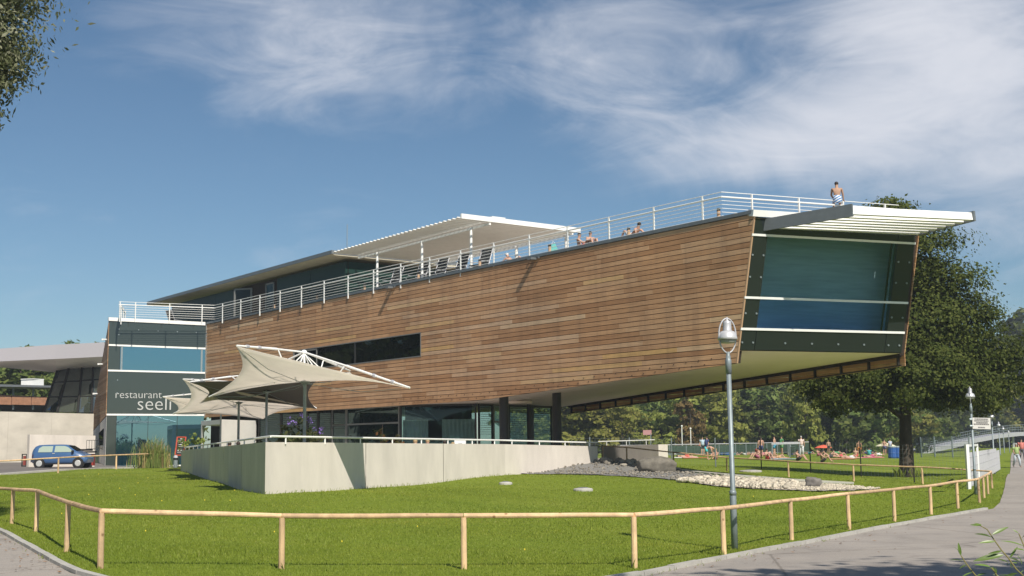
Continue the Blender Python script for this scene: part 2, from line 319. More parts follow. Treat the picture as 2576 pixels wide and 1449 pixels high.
# ------------------------------------------------------------------ mesh helpers
def V(*a): return Vector(a)
class MB:
    def __init__(s): s.v = []; s.f = []
    def add(s, vs, fs):
        o = len(s.v); s.v += [tuple(p) for p in vs]; s.f += [tuple(i + o for i in f) for f in fs]; return s
    def hexa(s, b, t):               # 4 bottom + 4 top corners
        return s.add(list(b) + list(t), [(3, 2, 1, 0), (4, 5, 6, 7), (0, 1, 5, 4), (1, 2, 6, 5), (2, 3, 7, 6), (3, 0, 4, 7)])
    def box(s, c, sx, sy, sz, ax=None):   # centre of the base, sizes, direction of x in plan
        c = Vector(c); x = Vector((ax[0], ax[1], 0)).normalized() if ax is not None else V(1, 0, 0); y = V(-x.y, x.x, 0)
        b = [c + x * (i * sx / 2) + y * (j * sy / 2) for i, j in ((-1, -1), (1, -1), (1, 1), (-1, 1))]
        return s.hexa(b, [p + V(0, 0, sz) for p in b])
    def prism(s, pts, vec):          # polygon pushed along vec
        n = len(pts); pts = [Vector(p) for p in pts]; vec = Vector(vec)
        return s.add(pts + [p + vec for p in pts], [tuple(range(n))[::-1], tuple(range(n, 2 * n))] + [(i, (i + 1) % n, n + (i + 1) % n, n + i) for i in range(n)])
    def beam(s, p, q, w_, h, up=(0, 0, 1)):
        p = Vector(p); q = Vector(q); d = (q - p).normalized(); up = Vector(up); sd = d.cross(up)
        if sd.length < 1e-4: sd = d.cross(V(1, 0, 0))
        sd.normalize(); up = sd.cross(d)
        k = [sd * (i * w_ / 2) + up * (j * h / 2) for i, j in ((-1, -1), (1, -1), (1, 1), (-1, 1))]
        return s.hexa([p + x for x in k], [q + x for x in k])
    def tube(s, pts, r, n=8):
        pts = [Vector(p) for p in pts]; m = len(pts); rs = r if isinstance(r, (list, tuple)) else [r] * m
        vs = []; prev = None
        for i, p in enumerate(pts):
            d = (pts[min(i + 1, m - 1)] - pts[max(i - 1, 0)]).normalized()
            if prev is None: a = d.orthogonal().normalized()
            else:
                a = prev - d * prev.dot(d); a = a.normalized() if a.length > 1e-5 else d.orthogonal().normalized()
            prev = a; b = d.cross(a)
            vs += [p + (a * math.cos(2 * math.pi * k / n) + b * math.sin(2 * math.pi * k / n)) * rs[i] for k in range(n)]
        fs = [(i * n + k, i * n + (k + 1) % n, (i + 1) * n + (k + 1) % n, (i + 1) * n + k) for i in range(m - 1) for k in range(n)]
        fs += [tuple(range(n))[::-1], tuple(range((m - 1) * n, m * n))]
        return s.add(vs, fs)
    def lathe(s, prof, c, n=16):     # (radius, height) pairs
        c = Vector(c); m = len(prof)
        vs = [c + V(r * math.cos(2 * math.pi * k / n), r * math.sin(2 * math.pi * k / n), z) for r, z in prof for k in range(n)]
        fs = [(i * n + k, i * n + (k + 1) % n, (i + 1) * n + (k + 1) % n, (i + 1) * n + k) for i in range(m - 1) for k in range(n)]
        fs += [tuple(range(n))[::-1], tuple(range((m - 1) * n, m * n))]
        return s.add(vs, fs)
    def ball(s, c, rx, ry, rz, n=10, m=7, rough=0.0):
        c = Vector(c); vs = []
        for i in range(m + 1):
            th = math.pi * i / m
            for k in range(n):
                ph = 2 * math.pi * k / n; q = 1 + (rnd.uniform(-rough, rough) if rough else 0)
                vs.append(c + V(rx * math.sin(th) * math.cos(ph) * q, ry * math.sin(th) * math.sin(ph) * q, rz * math.cos(th) * q))
        fs = [(i * n + k, (i + 1) * n + k, (i + 1) * n + (k + 1) % n, i * n + (k + 1) % n) for i in range(m) for k in range(n)]
        return s.add(vs, fs)
    def mesh(s, name, origin=(0, 0, 0), smooth=False):
        me = bpy.data.meshes.new(name); o = Vector(origin)
        me.from_pydata([tuple(Vector(p) - o) for p in s.v], [], s.f); me.update()
        if smooth:
            for p in me.polygons: p.use_smooth = True
        return me
    def build(s, name, m, parent=None, origin=None, smooth=False):
        """link as one object; a child keeps its points relative to the thing's base"""
        if parent is not None: org = world_loc(parent)
        else: org = Vector(origin) if origin is not None else V(0, 0, 0)
        me = s.mesh(name, org, smooth); return link(name, me, m, parent, None if parent is not None else org)
def world_loc(o):
    l = Vector(o.location)
    while o.parent: o = o.parent; l = l + Vector(o.location)
    return l
def link(name, me, m=None, parent=None, loc=None):
    if m is not None and not me.materials: me.materials.append(m)
    ob = bpy.data.objects.new(name, me); COL.objects.link(ob)
    if parent is not None: ob.parent = parent
    if loc is not None: ob.location = loc
    return ob
def tag(o, label=None, cat=None, group=None, kind=None):
    if label: o['label'] = label
    if cat: o['category'] = cat
    if group: o['group'] = group
    if kind: o['kind'] = kind
    return o
def thing(name, loc, label, cat, group=None):
    o = bpy.data.objects.new(name, None); COL.objects.link(o); o.location = loc; o.empty_display_size = .2
    return tag(o, label, cat, group)
def copy_tree(o, parent=None):
    c = o.copy(); COL.objects.link(c)
    if parent is not None: c.parent = parent
    for ch in o.children: copy_tree(ch, c)
    return c
def lerp(a, b, t): return Vector(a) * (1 - t) + Vector(b) * t
def np_mesh(name, verts, faces_flat, per):
    me = bpy.data.meshes.new(name); nf = len(faces_flat) // per
    me.vertices.add(len(verts)); me.vertices.foreach_set('co', np.asarray(verts, np.float32).ravel())
    me.loops.add(len(faces_flat)); me.loops.foreach_set('vertex_index', np.asarray(faces_flat, np.int32))
    me.polygons.add(nf); me.polygons.foreach_set('loop_start', np.arange(0, nf * per, per, dtype=np.int32)); me.polygons.foreach_set('loop_total', np.full(nf, per, np.int32))
    me.update(calc_edges=True); return me
def inside(poly, x, y):
    x = np.asarray(x); y = np.asarray(y); r = np.zeros(x.shape, bool); n = len(poly)
    for i in range(n):
        x1, y1 = poly[i][0], poly[i][1]; x2, y2 = poly[(i + 1) % n][0], poly[(i + 1) % n][1]
        c = ((y1 > y) != (y2 > y)) & (x < (x2 - x1) * (y - y1) / ((y2 - y1) or 1e-9) + x1); r ^= c
    return r

# ================================================================== THE GROUND
def axis(segs):
    out = []
    for a, b, st in segs: out += list(np.arange(a, b, st))
    out.append(segs[-1][1]); return np.array(out)
gx = axis([(-1500, -300, 200), (-300, -60, 20), (-60, -24, 2.5), (-24, 26, .6), (26, 70, 1.5), (70, 300, 20), (300, 1500, 200)])
gy = axis([(-900, -60, 120), (-60, -10, 5), (-10, 12, 1.0), (12, 66, .6), (66, 140, 2.0), (140, 300, 16), (300, 1500, 200)])
GX, GY = np.meshgrid(gx, gy)
GZ = np.zeros_like(GX)
for i in range(GX.shape[0]): GZ[i] = ground_np(GX[i], GY[i])
far = np.clip((np.hypot(GX, GY) - 240) / 200, 0, 1); GZ = GZ * (1 - far) + .2 * far
GZ = np.where(GY < -7, GZ + (GY + 7) * .22, GZ); GZ = np.maximum(GZ, -4)
nx, ny = len(gx), len(gy)
idx = np.arange(nx * ny).reshape(ny, nx)
q = np.stack([idx[:-1, :-1], idx[:-1, 1:], idx[1:, 1:], idx[1:, :-1]], -1).reshape(-1)
gme = np_mesh('ground', np.stack([GX, GY, GZ], -1).reshape(-1, 3), q, 4)
for p in gme.polygons: p.use_smooth = True
tag(link('ground', gme, M_TURF), kind='structure')
lk = MB(); lk.add([(-900, -900, -.75), (900, -900, -.75), (900, -9, -.75), (-900, -9, -.75)], [(0, 1, 2, 3)])
tag(lk.build('lake_water', M_LAKE), kind='structure')

def sheet(name, poly, m, lift, step=.8, bumpy=0.0):
    """a surface laid on the ground inside an outline"""
    xs = [p[0] for p in poly]; ys = [p[1] for p in poly]
    bm = bmesh.new(); vs = [bm.verts.new((p[0], p[1], 0)) for p in poly]; bm.faces.new(vs)
    for ax, lo, hi in ((0, min(xs), max(xs)), (1, min(ys), max(ys))):
        st = max(step, (hi - lo) / 90)
        k = lo + st
        while k < hi:
            co = [0, 0, 0]; co[ax] = k; no = [0, 0, 0]; no[ax] = 1
            bmesh.ops.bisect_plane(bm, geom=bm.verts[:] + bm.edges[:] + bm.faces[:], plane_co=co, plane_no=no); k += st
    bmesh.ops.triangulate(bm, faces=bm.faces[:])
    P = np.array([v.co[:] for v in bm.verts]); z = ground_np(P[:, 0], P[:, 1])
    for v, zz in zip(bm.verts, z):
        v.co.z = zz + lift + (rnd.uniform(-bumpy, bumpy) if bumpy else 0)
    bmesh.ops.recalc_face_normals(bm, faces=bm.faces[:])
    me = bpy.data.meshes.new(name); bm.to_mesh(me); bm.free()
    if len(me.polygons) and me.polygons[0].normal.z < 0: me.flip_normals()
    return link(name, me, m)
def xy(p): return (p[0], p[1])
# kerb line round the lawn, from the left path past the camera to the right path
_kl = [xy(Wg(*q_)) for q_ in ((-60, 1322), (0, 1346), (60, 1380), (120, 1416), (178, 1449))]
_kr = [xy(Wg(*q_)) for q_ in ((1650, 1449), (1860, 1405.5), (2070, 1364), (2290, 1321), (2499, 1282))]
KERB = _kl + [(-4.9, 15.5), (-3.4, 14.9), (-1.4, 14.9), (0.4, 15.5), (1.4, 16.4)] + _kr
EDGE = [xy(Wd(2516, 1268, 38.6)), xy(Wd(2522, 1245, 45.8)), xy(Wd(2527, 1225, 54)), xy(Wd(2543, 1179, 90)), xy(Wd(2547, 1155, 150)), (95, 232)]
FARS = [(100, 230), (68, 149), (42, 89), (27, 54), (22, 42), (19, 33), (15.5, 24), (14, 12.5), (0, 10.6), (-9, 10.6), (-12.5, 17), (-14, 24), (-18.5, 34)]
tag(sheet('path', KERB + EDGE + FARS, M_ASPH, .03, 1.2), kind='structure')
kb = thing('kerb', (*KERB[6], ground(*KERB[6])), 'pale stone kerb edging the lawn along the asphalt path', 'kerb')
def along(line, step):
    out = [Vector((*line[0], 0))]; acc = 0
    for a, b in zip(line, line[1:]):
        a = Vector((*a, 0)); b = Vector((*b, 0)); L = (b - a).length; t = step - acc
        while t <= L: out.append(a + (b - a) * (t / L)); t += step
        acc = (acc + L) % step
    return out
kp = along(KERB, 1.0)
for a, b in zip(kp, kp[1:]):
    mb = MB(); d = (b - a).normalized(); s = V(-d.y, d.x, 0); g = .012
    pts = []
    for e, sg in ((a + d * g, -1), (b - d * g, -1), (b - d * g, 1), (a + d * g, 1)):
        p = e + s * (sg * .055) + s * .055
        pts.append(p)
    zz = [ground(p.x, p.y) for p in pts]; j = rnd.uniform(-.006, .006)
    mb.hexa([(p.x, p.y, z - .1) for p, z in zip(pts, zz)], [(p.x, p.y, z + .085 + j) for p, z in zip(pts, zz)])
    mb.build('kerb_stone', M_KERB, kb)

# car park on the left and its pale edge
CPK = [xy(Wd(-260, 1209, 66)), xy(Wd(0, 1194, 68.5)), xy(Wd(150, 1188, 73)), xy(Wd(270, 1181, 78.5)), xy(Wd(430, 1174, 83)), (-20, 88), (-27, 87), (-34, 96), (-60, 96), (-62, 66)]
tag(sheet('car_park', CPK, M_ASPH2, .035, 1.5), kind='structure')
ke = MB()
for a, b in zip(CPK[:4], CPK[1:5]):
    a = V(*a, ground(*a)); b = V(*b, ground(*b)); ke.beam(a + V(0, 0, .03), b + V(0, 0, .03), .8, .09)
tag(ke.build('edging', M_KERB), 'pale concrete edging strip between the car park and the lawn', 'kerb')

tag(sheet('forecourt', [(-95, 93), (-36, 93), (-31, 100), (-29, 112), (-34, 132), (-95, 132)], mat('forecourt_paving', (.30, .28, .26), .9, var=.1), .06, 3.0), kind='structure')
# gravel under the overhang, pale gravel spit, low strip of paving
GRAV = [xy(Wg(*p)) for p in [(1286, 1193), (1310, 1180), (1350, 1168), (1420, 1160), (1500, 1160), (1600, 1168), (1700, 1182), (1765, 1194), (1880, 1206), (2000, 1214), (2100, 1221), (2060, 1229), (1950, 1224), (1790, 1216), (1720, 1212), (1660, 1205), (1560, 1199), (1450, 1195)]]
tag(sheet('gravel_bed', GRAV, M_GRAVEL, .03, .5, .02), kind='structure')
SPIT = [xy(Wg(*p)) for p in [(1712, 1213), (1762, 1208), (1830, 1209), (1900, 1212), (2000, 1216), (2080, 1221), (2150, 1226), (2215, 1231), (2150, 1236), (2060, 1238), (1950, 1234), (1850, 1229), (1780, 1222)]]
tag(sheet('pale_gravel', SPIT, M_GRAVELL, .04, .5, .012), kind='structure')
st = MB(); pl = [Wg(*p) for p in [(1702, 1184), (1760, 1191), (1830, 1197), (1900, 1202), (1990, 1209), (2140, 1217)]]
for a, b in zip(pl, pl[1:]): st.beam(a + V(0, 0, .02), b + V(0, 0, .02), .35, .12)
tag(st.build('paving_strip', M_KERB), 'narrow pale paving strip crossing the grass behind the gravel', 'paving strip')

def stones(name, n, area, size, m, label):
    mb = MB(); xs = [p[0] for p in area]; ys = [p[1] for p in area]; k = 0; pts = []
    while k < n:
        x = rnd.uniform(min(xs), max(xs)); y = rnd.uniform(min(ys), max(ys))
        if not bool(inside(area, np.array([x]), np.array([y]))[0]): continue
        pts.append((x, y)); k += 1
    zs = ground_np(np.array([p[0] for p in pts]), np.array([p[1] for p in pts]))
    for (x, y), z in zip(pts, zs):
        s = rnd.uniform(*size); mb.ball((x, y, z + s * .35 + .05), s * rnd.uniform(.8, 1.3), s * rnd.uniform(.8, 1.2), s * rnd.uniform(.55, .9), 6, 4, .18)
    o = mb.build(name, m); return tag(o, label, kind='stuff')
STW = [xy(Wg(*p)) for p in [(1706, 1214), (1760, 1208), (1830, 1209), (1900, 1211), (1985, 1216), (2010, 1224), (1980, 1234), (1900, 1231), (1850, 1228), (1780, 1221)]]
stones('white_stones', 760, STW, (.06, .145), M_STONEW, 'heap of whitish river stones at the front of the gravel')
stones('pebbles', 1500, SPIT, (.025, .055), M_STONEW, 'pale pebbles spread round the grey boulder')
DRK = [xy(Wg(*p)) for p in [(1290, 1190), (1330, 1172), (1390, 1163), (1500, 1160), (1590, 1166), (1690, 1178), (1710, 1188), (1640, 1190), (1560, 1180), (1490, 1168), (1410, 1172), (1340, 1183)]]
stones('dark_rubble', 420, DRK, (.09, .22), M_STONED, 'dark rubble along the foot of the terrace wall')
stones('gravel_grains', 2600, GRAV, (.03, .055), M_STONED, 'dark gravel grains under the overhang')

def boulder(name, p, sx, sy, sz, m, label, seed, rz=0):
    bm = bmesh.new(); bmesh.ops.create_icosphere(bm, subdivisions=4, radius=1); r2 = random.Random(seed)
    dirs = [Vector((r2.gauss(0, 1), r2.gauss(0, 1), r2.gauss(0, .7))).normalized() for _ in range(9)]; cut = [r2.uniform(.62, .9) for _ in dirs]
    from mathutils import noise
    for v in bm.verts:
        k = 1.0
        for d, c in zip(dirs, cut):
            a = v.co.dot(d)
            if a > c: v.co -= d * (a - c) * .85
        v.co *= 1 + .10 * noise.noise(v.co * 2.3 + V(seed, 0, 0)) + .04 * noise.noise(v.co * 7 + V(seed, 3, 0))
        v.co = V(v.co.x * sx, v.co.y * sy, v.co.z * sz)
    bm.transform(Matrix.Rotation(rz, 4, 'Z'))
    me = bpy.data.meshes.new(name); bm.to_mesh(me); bm.free()
    for f in me.polygons: f.use_smooth = True
    o = link(name, me, m, None, p); return tag(o, label, 'boulder')
b1 = Wg(1651, 1189); boulder('boulder', b1 + V(0, 0, .22), 1.0, .6, .48, M_BOULDER, 'long dark boulder lying in front of the end of the terrace wall', 3, -.1)
b2 = Wg(2046, 1229); boulder('boulder', b2 + V(0, 0, .20), .30, .27, .26, M_BOULDER2, 'small rounded grey boulder alone on the pale gravel', 8)
# manhole covers half sunk in the grass
for (px, py, s, lb) in ((1467, 1235, .30, 'pale manhole cover in the open lawn in front of the gravel'), (1272, 1219, .22, 'smaller pale manhole cover close to the terrace wall'),
                        (1888, 1187, .55, 'pale sloping shaft cover in the grass behind the gravel')):
    p = Wg(px, py); t = thing('manhole_cover', p, lb, 'manhole cover')
    MB().lathe([(s * 1.1, -.05), (s * 1.1, .05), (s * .98, .08), (s * .55, .10)], p, 18).build('ring', M_KERB, t)
    MB().lathe([(s * .5, .08), (s * .5, .115), (s * .4, .12)], p, 16).build('lid', M_GREY, t)

# ------------------------------------------------------------------ grass, as blades standing on the turf
NOG = []   # outlines where no grass grows (filled further down too)
def make_grass():
    rs = np.random.RandomState(5)
    terr = [(-7.25, 36), (-.38, 52), (2.2, 56), (3.5, 60), (10, 90), (-40, 100), (-19.0, 71)]
    nog = [KERB + EDGE + FARS, CPK, GRAV, SPIT, terr]
    P = []
    for (d0, d1, dens) in ((14.5, 22, 760), (22, 30, 420), (30, 42, 210), (42, 64, 80), (64, 84, 26)):
        x0, x1 = -.46 * d1, .47 * d1
        n = int((x1 - x0) * (d1 - d0) * dens); x = rs.uniform(x0, x1, n); y = rs.uniform(d0, d1, n)
        P.append(np.stack([x, y], -1))
    P = np.concatenate(P); keep = (np.abs(P[:, 0]) < .45 * P[:, 1] + 1)
    for g in nog: keep &= ~inside(g, P[:, 0], P[:, 1])
    P = P[keep]; n = len(P)
    z = np.concatenate([ground_np(c[:, 0], c[:, 1]) for c in np.array_split(P, 40)])
    # patches of longer and of leaning grass
    ph = .55 + .45 * np.sin(P[:, 0] * .9 + 1.3 * np.sin(P[:, 1] * .33)) * np.sin(P[:, 1] * .75 + 1.1 * np.sin(P[:, 0] * .41))
    h = rs.uniform(.018, .036, n) * (.75 + .5 * np.clip(ph, 0, 1)); big = rs.rand(n) < .004; h = np.where(big, h * 1.9, h)
    d = P[:, 1]; wv = np.clip(.0075 * d / 17, .0065, .03) * rs.uniform(.7, 1.3, n)
    a = rs.uniform(0, 2 * np.pi, n); la = rs.uniform(0, 2 * np.pi, n); ln = h * rs.uniform(.15, .85, n)
    bx = np.cos(a) * wv; by = np.sin(a) * wv
    v = np.empty((n, 3, 3), np.float32)
    v[:, 0] = np.stack([P[:, 0] - bx, P[:, 1] - by, z - .01], -1); v[:, 1] = np.stack([P[:, 0] + bx, P[:, 1] + by, z - .01], -1)
    v[:, 2] = np.stack([P[:, 0] + np.cos(la) * ln, P[:, 1] + np.sin(la) * ln, z + h], -1)
    me = np_mesh('grass', v.reshape(-1, 3), np.arange(3 * n), 3)
    return tag(link('grass', me, M_BLADE), 'short mown grass of the lawn', kind='stuff')
make_grass()
# tufts along the walls and posts, dandelions, fallen leaves
def tufts(spots):
    mb = MB()
    for (p, n, h, sp) in spots:
        for _ in range(n):
            x = p[0] + rnd.gauss(0, sp); y = p[1] + rnd.gauss(0, sp); z = ground(x, y); hh = h * rnd.uniform(.5, 1.2); a = rnd.uniform(0, 6.28); l = rnd.uniform(.1, .6) * hh; w_ = .010
            dx, dy = math.cos(a), math.sin(a)
            mb.add([(x - dy * w_, y + dx * w_, z), (x + dy * w_, y - dx * w_, z), (x + dx * l * .4, y + dy * l * .4, z + hh * .65), (x + dx * l, y + dy * l, z + hh)], [(0, 1, 2), (0, 2, 3), (1, 3, 2)])
    return tag(mb.build('grass_tufts', M_BLADE), 'longer grass tufts along the walls and fence posts', kind='stuff')
ts = []
for k in range(26):
    t = k / 25; p = lerp((-7.25, 35.85, 0), (-.35, 51.9, 0), t); ts.append((p + V(.18, -.12, 0), 10, .11, .13))
for k in range(16): ts.append((lerp((-7.3, 36, 0), (-18.9, 70.6, 0), k / 15) + V(-.25, 0, 0), 8, .12, .2))
for (px, py, d) in FENCE[:12]: p = Wd(px, py, d); ts.append((p, 9, .13, .09))
for k in range(60):
    i = rnd.choice((0, 1, 2, 9, 10, 11, 12)); a_ = Vector((*KERB[i], 0)).lerp(Vector((*KERB[i + 1], 0)), rnd.random()); ts.append((a_ + V(.02, .16, 0), 8, .07, .10))
for (px, py) in ((390, 1338), (310, 1207), (480, 1400), (1570, 1412), (560, 1395), (1480, 1330), (1060, 1345), (700, 1300), (820, 1365), (1230, 1400), (1330, 1300), (1700, 1330), (930, 1280), (560, 1255), (1800, 1290), (2020, 1290), (1380, 1355), (240, 1260), (620, 1345)): ts.append((Wg(px, py), 46, .10, .34))
tufts(ts)
mb = MB()
for (px, py) in [(248, 1195), (213, 1200), (347, 1218), (372, 1205), (301, 1232), (407, 1265), (515, 1263), (579, 1264), (591, 1230), (366, 1343), (146, 1229), (223, 1248), (340, 1249), (155, 1297), (590, 1237), (1050, 1331), (1895, 1253), (2140, 1250), (505, 1190), (415, 1180), (1320, 1390), (905, 1300), (1710, 1290), (860, 1370), (690, 1345)]:
    p = Wg(px, py); r = .006 + .00028 * p.y; mb.lathe([(r * .3, .03), (r, .045), (r * .8, .06), (r * .2, .065)], p, 7)
tag(mb.build('dandelions', mat('dandelion_yellow', (.75, .60, .05), .8)), 'yellow dandelion heads dotted over the lawn', kind='stuff')
mb = MB()
for _ in range(150):
    if rnd.random() < .5:
        k = rnd.uniform(0, 3.9); i = int(k); a = Vector((*KERB[i + 0], 0)); b = Vector((*KERB[i + 1], 0)); p = a.lerp(b, k - i) + V(-rnd.expovariate(4), -rnd.expovariate(4), 0)
    else:
        k = rnd.uniform(10, 13.9); i = int(k); a = Vector((*KERB[i], 0)); b = Vector((*KERB[i + 1], 0)); p = a.lerp(b, k - i) + V(rnd.expovariate(2), -rnd.expovariate(2), 0)
    z = ground(p.x, p.y) + .045; a = rnd.uniform(0, 6.28); s = rnd.uniform(.02, .045); c, d = math.cos(a) * s, math.sin(a) * s
    mb.add([(p.x - c, p.y - d, z), (p.x + d * .5, p.y - c * .5, z + .008), (p.x + c, p.y + d, z + .012), (p.x - d * .5, p.y + c * .5, z + .004)], [(0, 1, 2, 3)])
tag(mb.build('fallen_leaves', mat('dry_leaf', (.20, .105, .045), .9, island=.4)), 'dry brown leaves along the kerb', kind='stuff')

# ------------------------------------------------------------------ wooden rail fences
def rail_fence(base, label, height=.77, r=.045, skip_first=False):
    t = thing('wooden_fence', base[len(base) // 2], label, 'fence')
    pm = None
    for i, p in enumerate(base):
        mb = MB(); lean = V(rnd.uniform(-.03, .03), rnd.uniform(-.02, .02), 0)
        mb.tube([p + V(0, 0, -.2) - lean * .3, p + V(0, 0, height * .5) + lean * .0, p + V(0, 0, height - r * .6)], [r, r * .98, r * .95], 10); mb.build('post', M_RAIL, t, smooth=False)
    for i, (a, b) in enumerate(zip(base, base[1:])):
        d = (b - a).normalized(); u = V(0, 0, height)
        mid = lerp(a, b, .5) + u + V(0, 0, rnd.uniform(-.012, .008)); e = rnd.uniform(-.006, .006)
        mb = MB(); mb.tube([a + u + d * .004, lerp(a + u, mid, .5) + V(0, 0, e), mid, lerp(mid, b + u, .5) - V(0, 0, e), b + u - d * .004], [r * .80, r * .86, r * .83, r * .80, r * .77], 10)
        mb.build('rail', M_RAIL, t)
    return t
fb = [Wd(*s) for s in FENCE]; fb = [Wd(-120, 1300, 31.5)] + fb
rail_fence(fb, 'low round-timber rail fence running round the front of the lawn')
bb = [Wd(*s) for s in BACKF]
rail_fence(bb, 'low timber rail fence behind the gravel, from the terrace end to the big tree')
cb = [Wd(-160, 1206, 66), Wd(-5, 1200, 67), Wd(146, 1190, 70), Wd(292, 1180, 76), Wd(424, 1173, 82)]
rail_fence(cb, 'low timber rail fence between the blue car and the lawn', .85, .05)

# ================================================================== THE RESTAURANT BUILDING
ZT = 11.1
A = Wz(520, 812, ZT); B = Wz(1898, 530, ZT); C = Wz(2310, 556, ZT); GL = Wd(275, 800, 86.8); GL.z = ZT
Bb = Wpl(1856, 882, A, B); Cb = Wz(2270, 889, Bb.z)
A2 = V(A.x, A.y, 0); B2 = V(B.x, B.y, 0); LF = (B2 - A2).length
dF = (B2 - A2).normalized(); nF = V(dF.y, -dF.x, 0)            # outward normal of the long timber side
if nF.y > 0: nF = -nF
bld = thing('restaurant_building', V(-4, 72, .8), 'long timber-clad restaurant building with glazed overhanging bow end', 'building')
def F(u, z, off=0.0): return A2 + dF * u + nF * off + V(0, 0, z)
def uF(p): return (V(p[0], p[1], 0) - A2).dot(dF)
ZB = 4.22; UB1 = uF(Wpl(1200, 1007, A, B)); rake = (B2 - V(Bb.x, Bb.y, 0)).length / (ZT - Bb.z)
def uend(z): return LF - rake * (ZT - z)
ZEND = 5.08
def zbot(u): return ZB if u < UB1 else ZB + (ZEND - ZB) * (u - UB1) / (uend(ZEND) - UB1)
def clip(poly, fn):                                            # keep the side where fn >= 0
    out = []
    for i, p in enumerate(poly):
        q = poly[(i + 1) % len(poly)]; a, b = fn(p), fn(q)
        if a >= 0: out.append(p)
        if (a >= 0) != (b >= 0):
            t = a / (a - b); out.append((p[0] + (q[0] - p[0]) * t, p[1] + (q[1] - p[1]) * t))
    return out
pitch = (10.99 - ZB) / 31
WU0, WU1 = uF(Wpl(738, 885, A, B)), uF(Wpl(1059, 834, A, B)); WZ0, WZ1 = ZB + 12 * pitch, ZB + 18 * pitch
boards = []
for r in range(31):
    z0 = ZB + r * pitch; z1 = z0 + pitch - .026
    u = -rnd.uniform(0, 3.5)
    while u < LF:
        Lb = rnd.choice([2.6, 3.4, 4.0, 4.6, 5.0, 5.4, 6.0, 6.4]) * rnd.uniform(.92, 1.05)
        ua, ub = max(u, .01), min(u + Lb - .006, LF); u += Lb
        if ub - ua < .06: continue
        spans = [(ua, ub)]
        if WZ0 - .02 < (z0 + z1) / 2 < WZ1 + .02: spans = [s for s in ((ua, min(ub, WU0)), (max(ua, WU1), ub)) if s[1] - s[0] > .05]
        for (a_, b_) in spans:
            P = [(a_, z0), (b_, z0), (b_, z1), (a_, z1)]
            P = clip(P, lambda p: uend(p[1]) - .02 - p[0])
            if len(P) > 2: P = clip(P, lambda p: p[1] - (ZB if UB1 > b_ else zbot(max(p[0], UB1)) if p[0] >= UB1 else ZB))
            if len(P) < 3: continue
            c = F(sum(p[0] for p in P) / len(P), sum(p[1] for p in P) / len(P)); o_ = rnd.uniform(-.003, .004)
            boards.append((c.length, P, o_))
boards.sort(key=lambda b: b[0])
rest = MB()
for k, (dd, P, o_) in enumerate(boards):
    mb = MB() if k < 298 else rest
    pts = [F(p[0], p[1], o_ - .03) for p in P]
    mb.prism(pts, nF * .03)
    if k < 298: mb.build('board', M_BOARD, bld)
tag(rest.build('boarding', M_BOARDI, bld), kind='stuff')
# wall behind the boards
bk = MB()
for (ua, ub) in ((0, UB1), (UB1, uend(ZEND) - .03)):
    za, zb = zbot(ua) + .02, zbot(ub) + .02
    ta, tb = ZT - .15, ZT - .15
    ue = ub if ub < UB1 + 1 else None
    pts = [F(ua, za, -.28), F(ub, zb, -.28), F(uend(ZT - .15) - .03 if ue is None else ub, tb, -.28), F(ua, ta, -.28)]
    bk.prism(pts, nF * .22)
bk.build('wall_core', M_BACK, bld)
# fixing screw holes near the lower edge, coping, water spouts
sc = MB()
for k in range(34):
    u = UB1 - 8 + k * (uend(ZEND) - UB1 + 7) / 34
    for e in (.13, .35):
        p = F(u + (e > .2) * .4, zbot(u) + e, .004); sc.beam(p, p + nF * .012, .05, .035)
tag(sc.build('screw_heads', M_BACK, bld), kind='stuff')
cp = MB(); cp.hexa([F(-.1, ZT - .10, -.34), F(LF + .02, ZT - .10, -.34), F(LF + .02, ZT - .10, .05), F(-.1, ZT - .10, .05)], [F(-.1, ZT + .04, -.34), F(LF + .03, ZT + .04, -.34), F(LF + .03, ZT + .04, .05), F(-.1, ZT + .04, .05)])
cp.build('coping', M_GREY, bld)
for px, py in ((987, 709), (1346, 632)):
    u = uF(Wpl(px, py, A, B)); z = ZT - .16
    mb = MB(); mb.hexa([F(u - .14, z - .05, -.02), F(u + .14, z - .05, -.02), F(u + .14, z - .07, .38), F(u - .14, z - .07, .38)], [F(u - .14, z + .05, -.02), F(u + .14, z + .05, -.02), F(u + .14, z + .03, .38), F(u - .14, z + .03, .38)])
    for e in (-.34, .34): mb.hexa([F(u + e - .04, z - .02, 0), F(u + e + .04, z - .02, 0), F(u + e + .04, z - .02, .1), F(u + e - .04, z - .02, .1)], [F(u + e - .04, z + .05, 0), F(u + e + .04, z + .05, 0), F(u + e + .04, z + .05, .1), F(u + e - .04, z + .05, .1)])
    mb.build('water_spout', M_GREY, bld)
# strip window in the timber side
wf = MB()
for (a_, b_, c_, d_) in ((WU0, WU1, WZ0 - .03, WZ0 + .03), (WU0, WU1, WZ1 - .05, WZ1), (WU1 - .07, WU1, WZ0, WZ1), (WU0, WU0 + .07, WZ0, WZ1)):
    wf.hexa([F(a_, c_, -.06), F(b_, c_, -.06), F(b_, c_, .015), F(a_, c_, .015)], [F(a_, d_, -.06), F(b_, d_, -.06), F(b_, d_, .015), F(a_, d_, .015)])
win = wf.build('strip_window', M_FRAME, bld)
um = uF(Wpl(892, 880, A, B)); us = uF(Wpl(797, 880, A, B)); us0 = uF(Wpl(760, 885, A, B))
cuts = [WU0 + .07, us, um, (um + WU1) / 2 + .3, WU1 - .07]
for a_, b_ in zip(cuts, cuts[1:]):
    MB().prism([F(a_ + .02, WZ0 + .03, -.05), F(b_ - .02, WZ0 + .03, -.05), F(b_ - .02, WZ1 - .05, -.05), F(a_ + .02, WZ1 - .05, -.05)], nF * .01).build('pane', M_GDARK, win)
